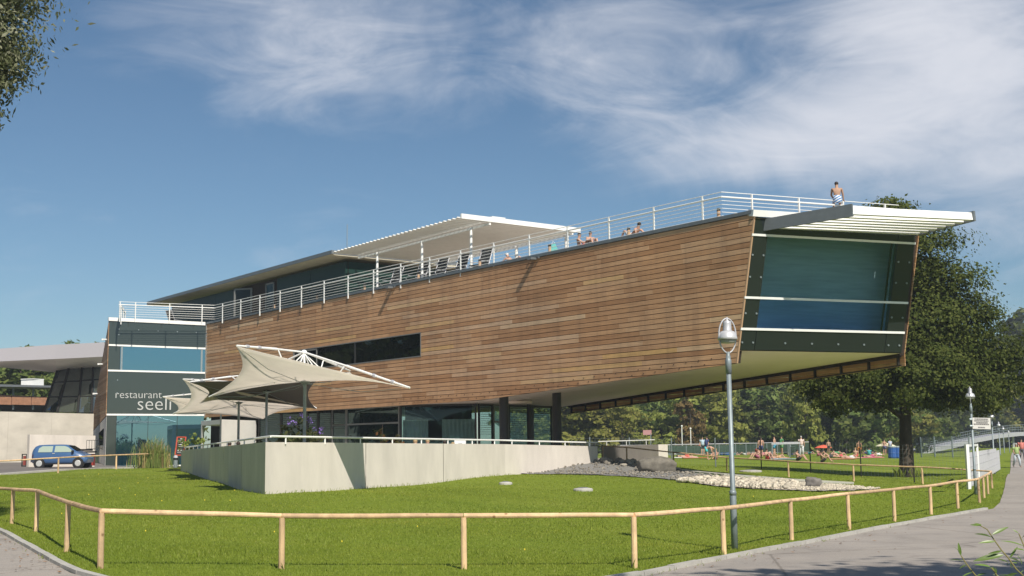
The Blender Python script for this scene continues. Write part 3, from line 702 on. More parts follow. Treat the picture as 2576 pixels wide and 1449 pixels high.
for a_ in (um,):
    MB().hexa([F(a_ - .09, WZ0 + .03, -.055), F(a_ + .09, WZ0 + .03, -.055), F(a_ + .09, WZ0 + .03, -.015), F(a_ - .09, WZ0 + .03, -.015)], [F(a_ - .09, WZ1 - .05, -.055), F(a_ + .09, WZ1 - .05, -.055), F(a_ + .09, WZ1 - .05, -.015), F(a_ - .09, WZ1 - .05, -.015)]).build('mullion', M_DARK, win)
mb = MB()
for (a_, b_, c_, d_) in ((us0, us, WZ1 - .16, WZ1 - .08), (us - .08, us, WZ0 + .05, WZ1 - .1), (us0, us0 + .08, WZ0 + .05, WZ1 - .1)):
    mb.hexa([F(a_, c_, -.03), F(b_, c_, -.03), F(b_, c_, .012), F(a_, c_, .012)], [F(a_, d_, -.03), F(b_, d_, -.03), F(b_, d_, .012), F(a_, d_, .012)])
mb.build('sash', M_FRAME, win)

# ---- the bow: leaning glass end
def E(s, z, off=0.0):
    t = (ZT - z) / (ZT - Bb.z); l = lerp(B, Bb, t); r_ = lerp(C, Cb, t); p = lerp(l, r_, s); p.z = z
    return p + nE * off
nE = V(0, 0, 0)
nE = (C - B).cross(Bb - B).normalized()
if nE.y > 0: nE = -nE
def proj(p):
    z = p[2] - EYE; fw = p[1] * math.cos(PITCH) + z * math.sin(PITCH); b = -p[1] * math.sin(PITCH) + z * math.cos(PITCH); a = p[0]
    a, b = a * FPX / fw, b * FPX / fw
    return (1288 + a * math.cos(ROLL) - b * math.sin(ROLL), 724.5 - a * math.sin(ROLL) - b * math.cos(ROLL))
def z_at(fn, py, lo, hi):            # height on an upright line that shows at picture row py
    for _ in range(40):
        m_ = (lo + hi) / 2
        if proj(fn(m_))[1] > py: lo = m_
        else: hi = m_
    return (lo + hi) / 2
zm = [z_at(lambda z: E(0, z), y, 4, 12) for y in (590, 748, 827)]
S0, S1 = .095, .885
ZP = ZT - .22
def epanel(name, s0, s1, z0, z1, m, off=0.0, th=.03, g=.012):
    ds = g / (C - B).length
    return MB().prism([E(s0 + ds, z0 + g, off - th), E(s1 - ds, z0 + g, off - th), E(s1 - ds, z1 - g, off - th), E(s0 + ds, z1 - g, off - th)], nE * th).build(name, m, bld)
rows = [ZP] + zm + [Bb.z + .02]
for i in range(4):
    zb_, zt_ = rows[i + 1], rows[i]
    epanel('glass_panel', 0.008, S0, zb_, zt_, M_PANELD, th=.2); epanel('glass_panel', S1, .995, zb_, zt_, M_PANELD, th=.2)
    if i == 0 or i == 3: epanel('glass_panel', S0, S1, zb_, zt_, M_PANELD, th=.2)
    else: tag(epanel('window_pane', S0, S1, zb_, zt_, M_GTEAL if i == 1 else M_GTEAL2), 'wide teal window pane of the bow')
for z in zm:
    MB().hexa([E(0, z - .045, -.02), E(.995, z - .045, -.02), E(.995, z - .045, .05), E(0, z - .045, .05)], [E(0, z + .045, -.02), E(.995, z + .045, -.02), E(.995, z + .045, .05), E(0, z + .045, .05)]).build('crossbar', M_WHITE, bld)
MB().hexa([E(-.01, ZP, -.35), E(1.0, ZP, -.35), E(1.0, ZP, .06), E(-.01, ZP, .06)], [E(-.01, ZT + .04, -.35), E(1.0, ZT + .04, -.35), E(1.0, ZT + .04, .06), E(-.01, ZT + .04, .06)]).build('parapet', M_WHITE, bld)
# the room behind the panes: slatted ceiling, back wall, floor, side walls
M_ROOM = mat('room_wall', (.64, .73, .76), .9, var=.16, vscale=1.2, stretch=(.5, .5, 7)); M_ROOMC = mat('room_ceiling', (.62, .70, .74), .8)
hin = V(nE.x, nE.y, 0).normalized() * -1.0
ZC, ZFl = ZP - .25, Bb.z + .35
c0, c1 = E(.02, ZC, -.35), E(.97, ZC, -.35); f0, f1 = E(.02, ZFl, -.35), E(.97, ZFl, -.35)
mb = MB(); mb.add([c0 + hin, c1 + hin, V((f1 + hin).x, (f1 + hin).y, ZFl), V((f0 + hin).x, (f0 + hin).y, ZFl)], [(0, 1, 2, 3)]); mb.build('room_back_wall', M_ROOM, bld)
mb = MB(); mb.add([c0, c1, c1 + hin, c0 + hin], [(0, 1, 2, 3)]); mb.build('room_ceiling', M_BACK, bld)
mb = MB(); mb.add([f0, f1, f1 + hin, f0 + hin], [(0, 1, 2, 3)]); mb.build('room_floor', mat('room_floor', (.62, .64, .66), .6), bld)
mb = MB(); mb.add([c0, c0 + hin, f0 + hin, f0], [(0, 1, 2, 3)]); mb.add([c1, c1 + hin, f1 + hin, f1], [(0, 1, 2, 3)]); mb.build('room_side_wall', M_ROOM, bld)
mb = MB()
for k in range(22):
    e = hin * ((k + .5) / 22); mb.beam(c0 + e - V(0, 0, .06), c1 + e - V(0, 0, .06), .24, .03)
tag(mb.build('ceiling_slats', M_ROOMC, bld), kind='stuff')
bolts = MB()
def bolt(p, n_, r=.04): bolts.tube([p, p + n_ * .04], r, 8)
for z in [zm[1] + (zm[0] - zm[1]) * k for k in (.33, .68)] + [(zm[1] + zm[2]) / 2, Bb.z + .33]:
    for s in (.018, S0 - .014, S1 + .018, .972): bolt(E(s, z, 0), nE)
for s in (.27, .43, .59, .75): bolt(E(s, Bb.z + .33, 0), nE)
# timber edges of the two side walls seen beside the glass
MB().hexa([F(uend(ZEND) - .02, ZEND, -.07), F(uend(ZEND) + .035, ZEND, -.07), F(uend(ZEND) + .035, ZEND, .004), F(uend(ZEND) - .02, ZEND, .004)],
          [F(uend(ZT - .1) - .02, ZT - .1, -.07), F(uend(ZT - .1) + .035, ZT - .1, -.07), F(uend(ZT - .1) + .035, ZT - .1, .004), F(uend(ZT - .1) - .02, ZT - .1, .004)]).build('edge_board', mat('pale_edge_timber', (.42, .27, .16), .6), bld)
# soffit of the overhang, deck
D1 = Wz(1418, 1023, 4.32)
soff = [Bb + V(0, 0, -.0), Cb, D1, V(-7.5, 99, 4.32), V(A.x, A.y, 4.32), F(UB1, 4.32, -.05)]
def zso(x, y):                       # soffit height
    a = F(UB1, 4.32); s_ = (D1 - a); n2 = V(-s_.y, s_.x, 0).normalized()
    if n2.y > 0: n2 = -n2
    dist = (V(x, y, 0) - V(a.x, a.y, 0)).dot(n2); dmax = (V(Bb.x, Bb.y, 0) - V(a.x, a.y, 0)).dot(n2)
    return 4.32 + max(0, dist) / dmax * (Bb.z - 4.32)
a_ = F(UB1, 4.32, -.05)
so = MB(); so.add([Bb, Cb, D1, a_], [(0, 3, 2, 1)]); so.add([a_, D1, V(-7.5, 99, 4.32), V(A.x + .1, A.y + .2, 4.32)], [(0, 3, 2, 1)])
so.build('soffit', M_SOFFIT, bld)
dk = MB(); dk.add([A + V(0, 0, -.3), B + V(0, 0, -.3), C + V(0, 0, -.3), V(D1.x + 1, D1.y, ZT - .3), V(-7.5, 99, ZT - .3)], [(0, 1, 2, 3, 4)])
dk.build('deck', mat('deck_timber', (.32, .26, .2), .8), bld)
# far side wall with its boards reaching below the soffit
C2 = V(C.x, C.y, 0); Cb2 = V(Cb.x, Cb.y, 0); D2 = V(D1.x + .3, D1.y, 0); dS = (D2 - Cb2).normalized(); nS = V(-dS.y, dS.x, 0)
if nS.x < 0: nS = -nS
LS = (D2 - Cb2).length
def S(u, z, off=0.0): return Cb2 + dS * u + nS * off + V(0, 0, z) + ((C2 - Cb2) * ((z - Bb.z) / (ZT - Bb.z)) if z > Bb.z else V(0, 0, 0)) * max(0, 1 - u / 3)
def zlow(u): return 5.06 + (3.86 - 5.06) * u / LS
sb = MB()
for r in range(0, 36):
    z0 = 3.8 + r * .2; z1 = z0 + .185
    for k in range(8):
        ua, ub = LS * k / 8, LS * (k + 1) / 8 - .01
        P = clip([(ua, z0), (ub, z0), (ub, z1), (ua, z1)], lambda p: p[1] - zlow(p[0]))
        if len(P) > 2 and z1 < ZT - .05: sb.prism([S(p[0], p[1], .12) for p in P], nS * .03)
tag(sb.build('side_boarding', M_BOARDI, bld), kind='stuff')
sk = MB(); sk.hexa([S(.05, 5.5, -.1), S(LS, 4.3, -.1), S(LS, 4.3, .1), S(.05, 5.5, .1)], [S(.05, ZT - .1, -.1), S(LS, ZT - .1, -.1), S(LS, ZT - .1, .1), S(.05, ZT - .1, .1)]); sk.build('side_wall', M_BACK, bld)
for k in range(17):
    u = .35 + (LS - .6) * k / 16; mb = MB(); zl = zlow(u)
    mb.beam(S(u, zl + .02, .07), S(u, zl + .7, .07), .09, .10, up=tuple(nS)); mb.build('bracket', M_DARK, bld)
for e in (.03, .40):
    mb = MB(); mb.beam(S(.1, zlow(.1) + e, .02), S(LS, zlow(LS) + e, .02), .05, .05); mb.build('side_rail', M_DARK, bld)

# ---- sun canopy on the bow
can = thing('sun_canopy', E(.5, ZT, 0), 'white louvred sun canopy with grey arms projecting over the bow window', 'canopy')
rL = Wd(1922, 566, 48.75); tLt, tLb = Wd(2145, 512, 46.2), Wd(2145, 545, 46.2)
rR = Wd(2300, 583, 51.1); tRt, tRb = Wd(2452, 534, 48.4), Wd(2452, 552, 48.4)
hL = (tLt - tLb).length
MB().beam(rL, (tLt + tLb) / 2, .10, hL * .95).build('arm', M_GREY, can)
MB().beam(rR, (tRt + tRb) / 2, .10, hL * .8).build('arm', M_GREY, can)
mL, mR = (tLt + tLb) / 2, (tRt + tRb) / 2
for k in range(7):
    t = .02 + k * .145; a = lerp(mL, rL, t) + V(.06, 0, 0); b = lerp(mR, rR, t) - V(.06, 0, 0)
    d = (b - a).normalized(); h_ = V(-d.y, d.x, 0).normalized()
    if h_.y < 0: h_ = -h_
    hh = (.30 if k == 0 else .34) * hL / .5; dz = V(0, 0, hh / 2)
    f0, f1 = (a - h_ * .05, b - h_ * .05); k0, k1 = (a + h_ * .10, b + h_ * .10)
    MB().hexa([f0 - dz, f1 - dz, k1 - dz - V(0, 0, .02), k0 - dz - V(0, 0, .02)], [a + h_ * .02 + dz, b + h_ * .02 + dz, b + h_ * .07 + dz, a + h_ * .07 + dz]).build('louvre', M_WHITE, can)

# ---- left block: glass front with lettering, side walls
G2 = V(GL.x, GL.y, 0); dG = (A2 - G2).normalized(); nG = V(dG.y, -dG.x, 0)
if nG.y > 0: nG = -nG
LG = (A2 - G2).length - .06
def G(u, z, off=0.0): return G2 + dG * u + nG * off + V(0, 0, EYE + (z - EYE) * (1 + .0154 * (1 - u / LG)))
zg = [z_at(lambda z: G(.1, z), y, .5, 12) for y in (868, 932, 1043)]
ub = LG * .118
def gpanel(name, u0, u1, z0, z1, m, g=.015): return MB().prism([G(u0 + g, z0 + g, -.03), G(u1 - g, z0 + g, -.03), G(u1 - g, z1 - g, -.03), G(u0 + g, z1 - g, -.03)], nG * .03).build(name, m, bld)
gpanel('glass_panel', 0, LG, zg[0], ZT - .2, M_PANEL)
gpanel('glass_panel', 0, ub, zg[1], zg[0], M_PANEL); gpanel('window_pane', ub, LG, zg[1], zg[0], M_GBLUE)
for u in (ub + .12, LG - .25): MB().hexa([G(u - .06, zg[1], -.01), G(u + .06, zg[1], -.01), G(u + .06, zg[1], .006), G(u - .06, zg[1], .006)], [G(u - .06, zg[0], -.01), G(u + .06, zg[0], -.01), G(u + .06, zg[0], .006), G(u - .06, zg[0], .006)]).build('window_post', M_GALV, bld)
gpanel('sign_panel', 0, LG, zg[2], zg[1], M_PANEL)
gpanel('glass_panel', 0, ub * .85, .75, zg[2], M_PANEL)
for a_, b_ in ((.1, .42), (.42, .72), (.72, 1.0)): gpanel('window_pane', LG * a_, LG * b_, .75, zg[2], M_GBLUE)
MB().prism([G(0, .7, -.25), G(LG, .7, -.25), G(LG, ZT - .2, -.25), G(0, ZT - .2, -.25)], nG * .18).build('left_core', M_BACK, bld)
for z in zg: MB().hexa([G(0, z - .06, -.02), G(LG, z - .06, -.02), G(LG, z - .06, .05), G(0, z - .06, .05)], [G(0, z + .06, -.02), G(LG, z + .06, -.02), G(LG, z + .06, .05), G(0, z + .06, .05)]).build('crossbar', M_WHITE, bld)
MB().hexa([G(-.05, ZT - .2, -.4), G(LG - .05, ZT - .2, -.4), G(LG - .05, ZT - .2, .08), G(-.05, ZT - .2, .08)], [G(-.05, ZT + .04, -.4), G(LG - .05, ZT + .04, -.4), G(LG - .05, ZT + .04, .08), G(-.05, ZT + .04, .08)]).build('parapet', M_WHITE, bld)
MB().hexa([G(0, .72, -.02), G(LG, .72, -.02), G(LG, .72, .06), G(0, .72, .06)], [G(0, .86, -.02), G(LG, .86, -.02), G(LG, .86, .06), G(0, .86, .06)]).build('sill', M_WHITE, bld)
for k in range(5): bolt(G(LG * (.10 + .2 * k), ZT - .75), nG, .045)
for z in (zg[0] + .75, zg[2] + 2.4, zg[2] + 1.5): bolt(G(LG * .1, z), nG, .045)
tag(bolts.build('glass_bolts', M_GALV, bld), kind='stuff')
# corner joint between glass block and timber
MB().hexa([G(LG, ZB, -.05), G(LG + .07, ZB, -.05), G(LG + .07, ZB, .03), G(LG, ZB, .03)], [G(LG, ZT, -.05), G(LG + .07, ZT, -.05), G(LG + .07, ZT, .03), G(LG, ZT, .03)]).build('corner_strip', M_FRAME, bld)
def lettering(txt, pxa, pxb, py, par):
    cu = bpy.data.curves.new('lettering', 'FONT'); cu.body = txt; cu.extrude = .02; cu.resolution_u = 3; cu.offset = -.012
    ob = bpy.data.objects.new('tmp', cu); COL.objects.link(ob)
    dg = bpy.context.evaluated_depsgraph_get(); me = bpy.data.meshes.new_from_object(ob.evaluated_get(dg)); bpy.data.objects.remove(ob)
    xs = [v.co.x for v in me.vertices]; x0, x1 = min(xs), max(xs)
    pa = Wpl(pxa, py, G2, A2); pb = Wpl(pxb, py, G2, A2); L = (pb - pa).length; k = L / (x1 - x0); org = world_loc(par)
    for v in me.vertices:
        c = v.co.copy(); p = pa + dG * ((c.x - x0) * k) + V(0, 0, c.y * k) + nG * (.03 + c.z * 1.0)
        v.co = p - org
    me.name = 'lettering'; return link('lettering', me, mat('white_lettering', (.50, .51, .50), .6), par)
tag(lettering('restaurant', 290.6, 406.6, 1001.5, bld), 'lettering reading restaurant'); tag(lettering('seeli', 345.7, 430.0, 1031.5, bld), 'larger lettering reading seeli')
# side wall of the left block: timber above, white render below
K1 = V(-34.2, 100.5, 0); wv = (K1 - G2); wl = wv.length; wd_ = wv.normalized(); nW = V(-wd_.y, wd_.x, 0)
if nW.x > 0: nW = -nW
def zside(u): return ZT - .05 + (4.4 - ZT) * u / wl
def zsb(u): return 4.36 + (3.45 - 4.36) * u / wl
sb = MB()
for r in range(38):
    z0 = 3.4 + r * .2; P = [(.05, z0), (wl, z0), (wl, z0 + .185), (.05, z0 + .185)]
    P = clip(P, lambda p: p[1] - zsb(p[0]))
    if len(P) > 2: P = clip(P, lambda p: zside(p[0]) - p[1])
    if len(P) > 2: sb.prism([G2 + wd_ * p[0] + V(0, 0, p[1]) for p in P], nW * .03)
tag(sb.build('side_boarding', M_BOARDI, bld), kind='stuff')
MB().prism([G2 + wd_ * .06 + V(0, 0, 4.4), G2 + wd_ * wl + V(0, 0, 3.5), G2 + wd_ * wl + V(0, 0, 4.3), G2 + wd_ * .06 + V(0, 0, ZT - .1)], nW * -.2).build('side_core', M_BACK, bld)
for k, (u, e) in enumerate(((1.2, 1.0), (4.6, .35), (9.0, .3))):
    p = G2 + wd_ * u + V(0, 0, zside(u) - .7); mb = MB(); mb.tube([p, p + nW * .35], .05, 6); mb.tube([p + nW * .33 - V(0, 0, .06), p + nW * .33 + V(0, 0, .06)], .08, 8); mb.build('side_lamp', M_WHITE, bld)
wb = MB(); wb.prism([G2 + wd_ * .02 + V(0, 0, .6), G2 + wd_ * wl + V(0, 0, .6), G2 + wd_ * wl + V(0, 0, 3.4), G2 + wd_ * .02 + V(0, 0, 4.3)], nW * -.25); wb.build('base_wall', M_WHITE2, bld)
mb = MB(); mb.prism([G2 + wd_ * 2.0 + V(0, 0, 2.3), G2 + wd_ * 6.2 + V(0, 0, 2.3), G2 + wd_ * 6.2 + V(0, 0, 3.25), G2 + wd_ * 2.0 + V(0, 0, 3.5)], nW * .03); sw = mb.build('side_window', M_GDARK, bld)
mb = MB(); mb.beam(G2 + wd_ * 1.8 + V(0, 0, 2.25) + nW * .06, G2 + wd_ * 6.4 + V(0, 0, 2.25) + nW * .06, .2, .08); mb.build('window_sill', M_GREY, sw)

# ---- roof storey: glazed walls, roof slab
ZR = 13.5
def off(p, a): return V(p[0], p[1], 0) + nF * a
pwR = Wz(869, 657, ZR); pwL = Wz(432, 767, ZR); pw2 = V(pwR.x, pwR.y, 0); dP = (V(pwL.x, pwL.y, 0) - pw2).normalized(); nP = V(-dP.y, dP.x, 0)
if nP.y > 0: nP = -nP
LP = (V(pwL.x, pwL.y, 0) - pw2).length
def Pw(u, z, o=0.0): return pw2 + dP * u + nP * o + V(0, 0, z)
marks = [0, 4.6, 9.4, 11.9, 13.2, 15.0, 19.5, 24.5, LP]
for i, (a_, b_) in enumerate(zip(marks, marks[1:])):
    MB().prism([Pw(a_ + .02, ZT - .3, -.1), Pw(b_ - .02, ZT - .3, -.1), Pw(b_ - .02, ZR, -.1), Pw(a_ + .02, ZR, -.1)], nP * .1).build('wall_panel', M_BACK if i in (2, 3, 4) else M_GGRN, bld)
mb = MB(); mb.prism([Pw(0, ZT - .3, -.25), Pw(LP, ZT - .3, -.25), Pw(LP, ZR, -.25), Pw(0, ZR, -.25)], nP * .1); mb.build('roof_storey_core', M_BACK, bld)
# return wall at its right end
mb = MB(); mb.prism([Pw(0, ZT - .3, 0), Pw(0, ZT - .3, -8), Pw(0, ZR, -8), Pw(0, ZR, 0)], dP * .12); mb.build('wall_panel', M_GGRN, bld)
# open door leaf and window frames
def leaf(u0, u1, z0, z1, o0, o1, name):
    mb = MB(); a_, b_ = Pw(u0, 0, o0), Pw(u1, 0, o1); t = .11
    for (p, q, zz0, zz1) in ((a_, lerp(a_, b_, .1), z0, z1), (lerp(a_, b_, .9), b_, z0, z1), (a_, b_, z1 - t, z1), (a_, b_, z0, z0 + t)):
        n_ = (b_ - a_).normalized(); n_ = V(-n_.y, n_.x, 0) * .03
        mb.hexa([p - n_ + V(0, 0, zz0), q - n_ + V(0, 0, zz0), q + n_ + V(0, 0, zz0), p + n_ + V(0, 0, zz0)], [p - n_ + V(0, 0, zz1), q - n_ + V(0, 0, zz1), q + n_ + V(0, 0, zz1), p + n_ + V(0, 0, zz1)])
    o = mb.build(name, M_FRAME, bld)
    n_ = (b_ - a_).normalized(); n_ = V(-n_.y, n_.x, 0)
    MB().prism([a_ + V(0, 0, z0), b_ + V(0, 0, z0), b_ + V(0, 0, z1), a_ + V(0, 0, z1)], n_ * .008).build('pane', M_GDARK, o)
leaf(13.1, 14.3, ZT - .2, ZR - .25, .06, .9, 'door'); leaf(9.7, 11.0, ZT - .2, ZR - .2, .05, .05, 'door')
# roof slab (its front edge stands over the timber side)
r0 = Wz(370, 760, 14.0); r1 = Wz(835, 630, 14.0); dR = (V(r1.x, r1.y, 0) - V(r0.x, r0.y, 0)).normalized(); nR = V(-dR.y, dR.x, 0)
if nR.y < 0: nR = -nR
def RF(u, o, z): return V(r1.x, r1.y, 0) - dR * u + nR * o + V(0, 0, z)
LR = (r1 - r0).length
mb = MB(); mb.hexa([RF(0, .25, 13.72), RF(0, 10, 13.62), RF(LR, 10, 13.62), RF(LR, .25, 13.72)], [RF(0, 0, 13.78), RF(0, 10, 13.78), RF(LR, 10, 13.78), RF(LR, 0, 13.78)]); mb.build('roof_soffit', mat('fair_faced_soffit', (.52, .48, .38), .9, var=.1, vscale=.5), bld)
mb = MB(); mb.hexa([RF(-.02, -.03, 13.785), RF(-.02, 10.03, 13.785), RF(LR, 10.03, 13.785), RF(LR, -.03, 13.785)], [RF(-.02, -.03, 14.02), RF(-.02, 10.03, 14.02), RF(LR, 10.03, 14.02), RF(LR, -.03, 14.02)]); mb.build('roof', M_GREY, bld)
mb = MB(); p = RF(.8, 1.5, 14.0); mb.tube([p, p + V(0, 0, 1.9)], .025, 5); mb.build('mast', M_GALV, bld)

# ---- roof pergola
pg = thing('roof_pergola', RF(-7, 4, ZT), 'white slatted pergola on posts over the roof terrace', 'pergola')
e1 = Wz(1180, 541, 14.0); Lg = (V(e1.x, e1.y, 0) - V(r1.x, r1.y, 0)).length; NS = 33
for k in range(NS):
    u = -(.22 + (Lg - .3) * k / (NS - 1)); last = k == NS - 1; big = k % 8 == 4
    a0, b0 = RF(u, 0, 13.86), RF(u, 8.1, 13.86)
    if last: MB().hexa([a0 - dR * .06 - V(0, 0, .08), b0 - dR * .06 - V(0, 0, .08), b0 + dR * .06 - V(0, 0, .08), a0 + dR * .06 - V(0, 0, .08)], [a0 - dR * .06 + V(0, 0, .18), b0 - dR * .06 + V(0, 0, .18), b0 + dR * .06 + V(0, 0, .18), a0 + dR * .06 + V(0, 0, .18)]).build('slat', M_WHITE, pg)
    else:
        MB().hexa([a0 - dR * .085 - V(0, 0, .035), b0 - dR * .085 - V(0, 0, .035), b0 + dR * .085 + V(0, 0, .02), a0 + dR * .085 + V(0, 0, .02)], [a0 - dR * .085 + V(0, 0, .0), b0 - dR * .085 + V(0, 0, .0), b0 + dR * .085 + V(0, 0, .075), a0 + dR * .085 + V(0, 0, .075)]).build('slat', M_WHITE, pg)
pposts = [Wz(949, 635, 13.7), Wz(1061.5, 606, 13.7), Wz(1184.7, 572.7, 13.7)]
for p in pposts: MB().tube([V(p.x, p.y, ZT - .3), V(p.x, p.y, 13.72)], .075, 10).build('post', M_WHITE, pg)
o3 = (V(pposts[1].x, pposts[1].y, 0) - V(r1.x, r1.y, 0)).dot(nR)
for o_ in (o3, 7.5): MB().beam(RF(-.1, o_, 13.66), RF(-Lg, o_, 13.66), .10, .12).build('beam', M_WHITE, pg)
for k in range(3):
    p = RF(-Lg * (.3 + .33 * k), 7.5, 0); MB().tube([p + V(0, 0, ZT - .3), p + V(0, 0, 13.65)], .10, 8).build('post', M_WHITE, pg)
mb = MB(); p = RF(-Lg + .6, 2.2, 14.15); mb.beam(p, p + nR * .9, .5, .05); mb.tube([p + nR * .2 - V(0, 0, .2), p + nR * .2], .04, 6); mb.build('wind_sensor', M_WHITE, pg)

# ---- railing round the roof terrace
dr = thing('deck_railing', F(LF * .6, ZT, -.8), 'white steel railing with thin wires round the roof terrace', 'railing')
q0, q1, q2, q3 = Wz(300, 759, 12.2), Wz(540, 768, 12.2), Wz(1815, 483, 12.2), Wz(2176, 510, 12.2); q3 = q2 + (q3 - q2) * 1.25
q00 = q0 + V(-1.3, 5.5, 0)
runs = [(q0, q1), (q1, q2), (q2, q3), (q0, q00)]
for hgt, rr in ((12.2, .017), (12.0, .036), (11.84, .013), (11.68, .013), (11.52, .013), (11.36, .013), (11.2, .013)):
    for (a_, b_) in runs:
        MB().tube([V(a_.x, a_.y, hgt), V(b_.x, b_.y, hgt)], rr, 6).build('handrail' if rr > .03 else 'wire', M_WHITE, dr)
ups = []
for px in (302, 340, 425, 507.6): ups.append(lerp(q0, q1, (px - 300) / 240.0))
uA = Wpl(560, 775, q1, q2); uB = Wpl(1766.6, 500, q1, q2)
for k in range(17):
    t = k / 16; ups.append(lerp(uA, uB, t))
for px in (1891, 2009, 2120, 2225): 
    u_ = Wpl(px, 500, q2, q3); ups.append(u_)
for k in range(1, 4): ups.append(lerp(q0, q00, k / 3))
for p in ups:
    mb = MB(); mb.beam(V(p.x, p.y, ZT - .3), V(p.x, p.y, 12.2), .055, .075, up=tuple(dF)); mb.beam(V(p.x, p.y, 11.86), V(p.x, p.y, 11.98) - nF * .06, .03, .03); mb.build('post', M_WHITE, dr)
# timber bollard lights along the terrace edge
M_BOL = mat('bollard_timber', (.50, .32, .19), .7, var=.15)
places = ['by the left end of the terrace', 'left of the open roof door', 'right of the open roof door', 'before the green glass wall', 'under the left pergola post', 'under the right pergola post', 'between two sunbathers', 'beside the lying sunbather', 'nearest the bow corner']
for (px, py), pl_ in zip([(571, 796), (666, 777), (771, 754), (890, 727.6), (1024.5, 697.7), (1178, 666), (1353, 630), (1551, 590.8), (1777, 543)], places):
    u = uF(Wpl(px, py, A, B)); p = F(u, ZT - .3, -.75)
    t = thing('bollard_light', p, 'short timber bollard light with dark cap ' + pl_, 'bollard light', 'bollard lights along the roof terrace edge')
    MB().tube([p, p + V(0, 0, .78)], .075, 10).build('post', M_BOL, t); MB().lathe([(.078, .78), (.078, .88), (.06, .90)], p, 10).build('cap', M_DARK, t)

# ---- ground floor under the overhang: floor, glazing, blinds, columns
GP = [Wd(652, 1060, 83), Wd(1006, 1017, 70.5), Wd(1199, 1018, 70.0), Wd(1388, 1026, 76.5)]
GP = [V(p.x, p.y, 0) for p in GP]; ZF = .9
def gpos(i, t): return lerp(GP[i], GP[i + 1], t)
bays = [(0, .0, .18), (0, .18, .38), (0, .38, .46), (0, .46, .56), (0, .56, .66), (0, .66, 1.0), (1, 0, 1), (2, 0.02, .20), (2, .20, .40), (2, .40, .72), (2, .72, 1.0)]
gdoors = {4, 5, 8}
M_GSEE = mat_pane('terrace_clear_glass', (.66, .75, .74), .08)
M_SKYREFL = mat('sky_reflection_tone', (.80, .82, .84), .9, var=.08, vscale=3, stretch=(3, 3, .3))  # pale colour standing in for sky mirrored in the terrace glass
for k, (i, a_, b_) in enumerate(bays):
    a = gpos(i, a_); b = gpos(i, b_); d = (b - a).normalized(); n_ = V(d.y, -d.x, 0)
    if n_.y > 0: n_ = -n_
    ztop = 4.31
    fr = MB()
    for p in (a, b): fr.beam(p + d * (.06 if p is a else -.06) + V(0, 0, ZF - .1), p + d * (.06 if p is a else -.06) + V(0, 0, ztop), .10, .10, up=tuple(d))
    fr.beam(a + d * .12 + V(0, 0, ztop - .06), b - d * .12 + V(0, 0, ztop - .06), .1, .11); fr.beam(a + d * .12 + V(0, 0, ZF), b - d * .12 + V(0, 0, ZF), .1, .12)
    if k in gdoors: fr.beam(a + d * .12 + V(0, 0, 3.3), b - d * .12 + V(0, 0, 3.3), .1, .10)
    f = fr.build('window_frame', M_FRAME if k in gdoors else M_DARK, bld)
    MB().prism([a + d * .1 + V(0, 0, ZF), b - d * .1 + V(0, 0, ZF), b - d * .1 + V(0, 0, ztop - .1), a + d * .1 + V(0, 0, ztop - .1)], n_ * -.012).build('pane', M_GSEE if k >= 6 else M_GFLOOR, f)
    if k == 6:  # pleated panels added behind this pane to imitate pale sky reflections
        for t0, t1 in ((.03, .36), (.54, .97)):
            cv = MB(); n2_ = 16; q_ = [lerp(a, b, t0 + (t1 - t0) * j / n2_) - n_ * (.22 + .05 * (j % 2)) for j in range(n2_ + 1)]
            cv.add([p + V(0, 0, ZF) for p in q_] + [p + V(0, 0, 3.45) for p in q_], [(j, j + 1, n2_ + 2 + j, n2_ + 1 + j) for j in range(n2_)]); cv.build('sky_reflection_panel', M_SKYREFL, f)
    if k not in (5, 6, 8):
        bl = MB(); z = ztop - .22
        while z > (2.55 if k > 6 else 3.0): bl.beam(a + d * .15 + n_ * .09 + V(0, 0, z), b - d * .15 + n_ * .09 + V(0, 0, z), .085, .02); z -= .125
        tag(bl.build('blind_slats', M_DARK, f), kind='stuff')
mb = MB(); pts = [p + V(0, .35, ZF - .1) for p in GP]
mb.prism([pts[0], pts[1], pts[1] + V(0, 0, 3.5), pts[0] + V(0, 0, 3.5)], V(0, .2, 0)); mb.prism([pts[1] + V(0, 3, 0), pts[2] + V(-.4, 3, 0), pts[2] + V(-.4, 3, 3.5), pts[1] + V(0, 3, 3.5)], V(0, .2, 0))
mb.prism([V(A.x + .3, A.y + .6, ZF - .3), pts[0], pts[0] + V(0, 0, 3.5), V(A.x + .3, A.y + .6, 4.3)], V(0, .2, 0))
mb.build('inner_wall', M_BACK, bld)
# columns that carry the overhang
def col(px, py, d, r, name='column', m=M_DARK):
    p = Wd(px, py, d); z = zso(p.x, p.y) + .02
    MB().tube([V(p.x, p.y, .5), V(p.x, p.y, z)], r, 18).build(name, m, bld)
col(1268, 1060, 63.5, .245); col(1401.5, 1060, 64.5, .235); col(1331, 1060, 73, .13)
p = Wd(1306, 1010, 68); MB().lathe([(.72, -.02), (.72, .10), (.66, .13)], (p.x, p.y, zso(p.x, p.y) - .14), 22).build('ceiling_lamp', M_SOFFIT, bld)

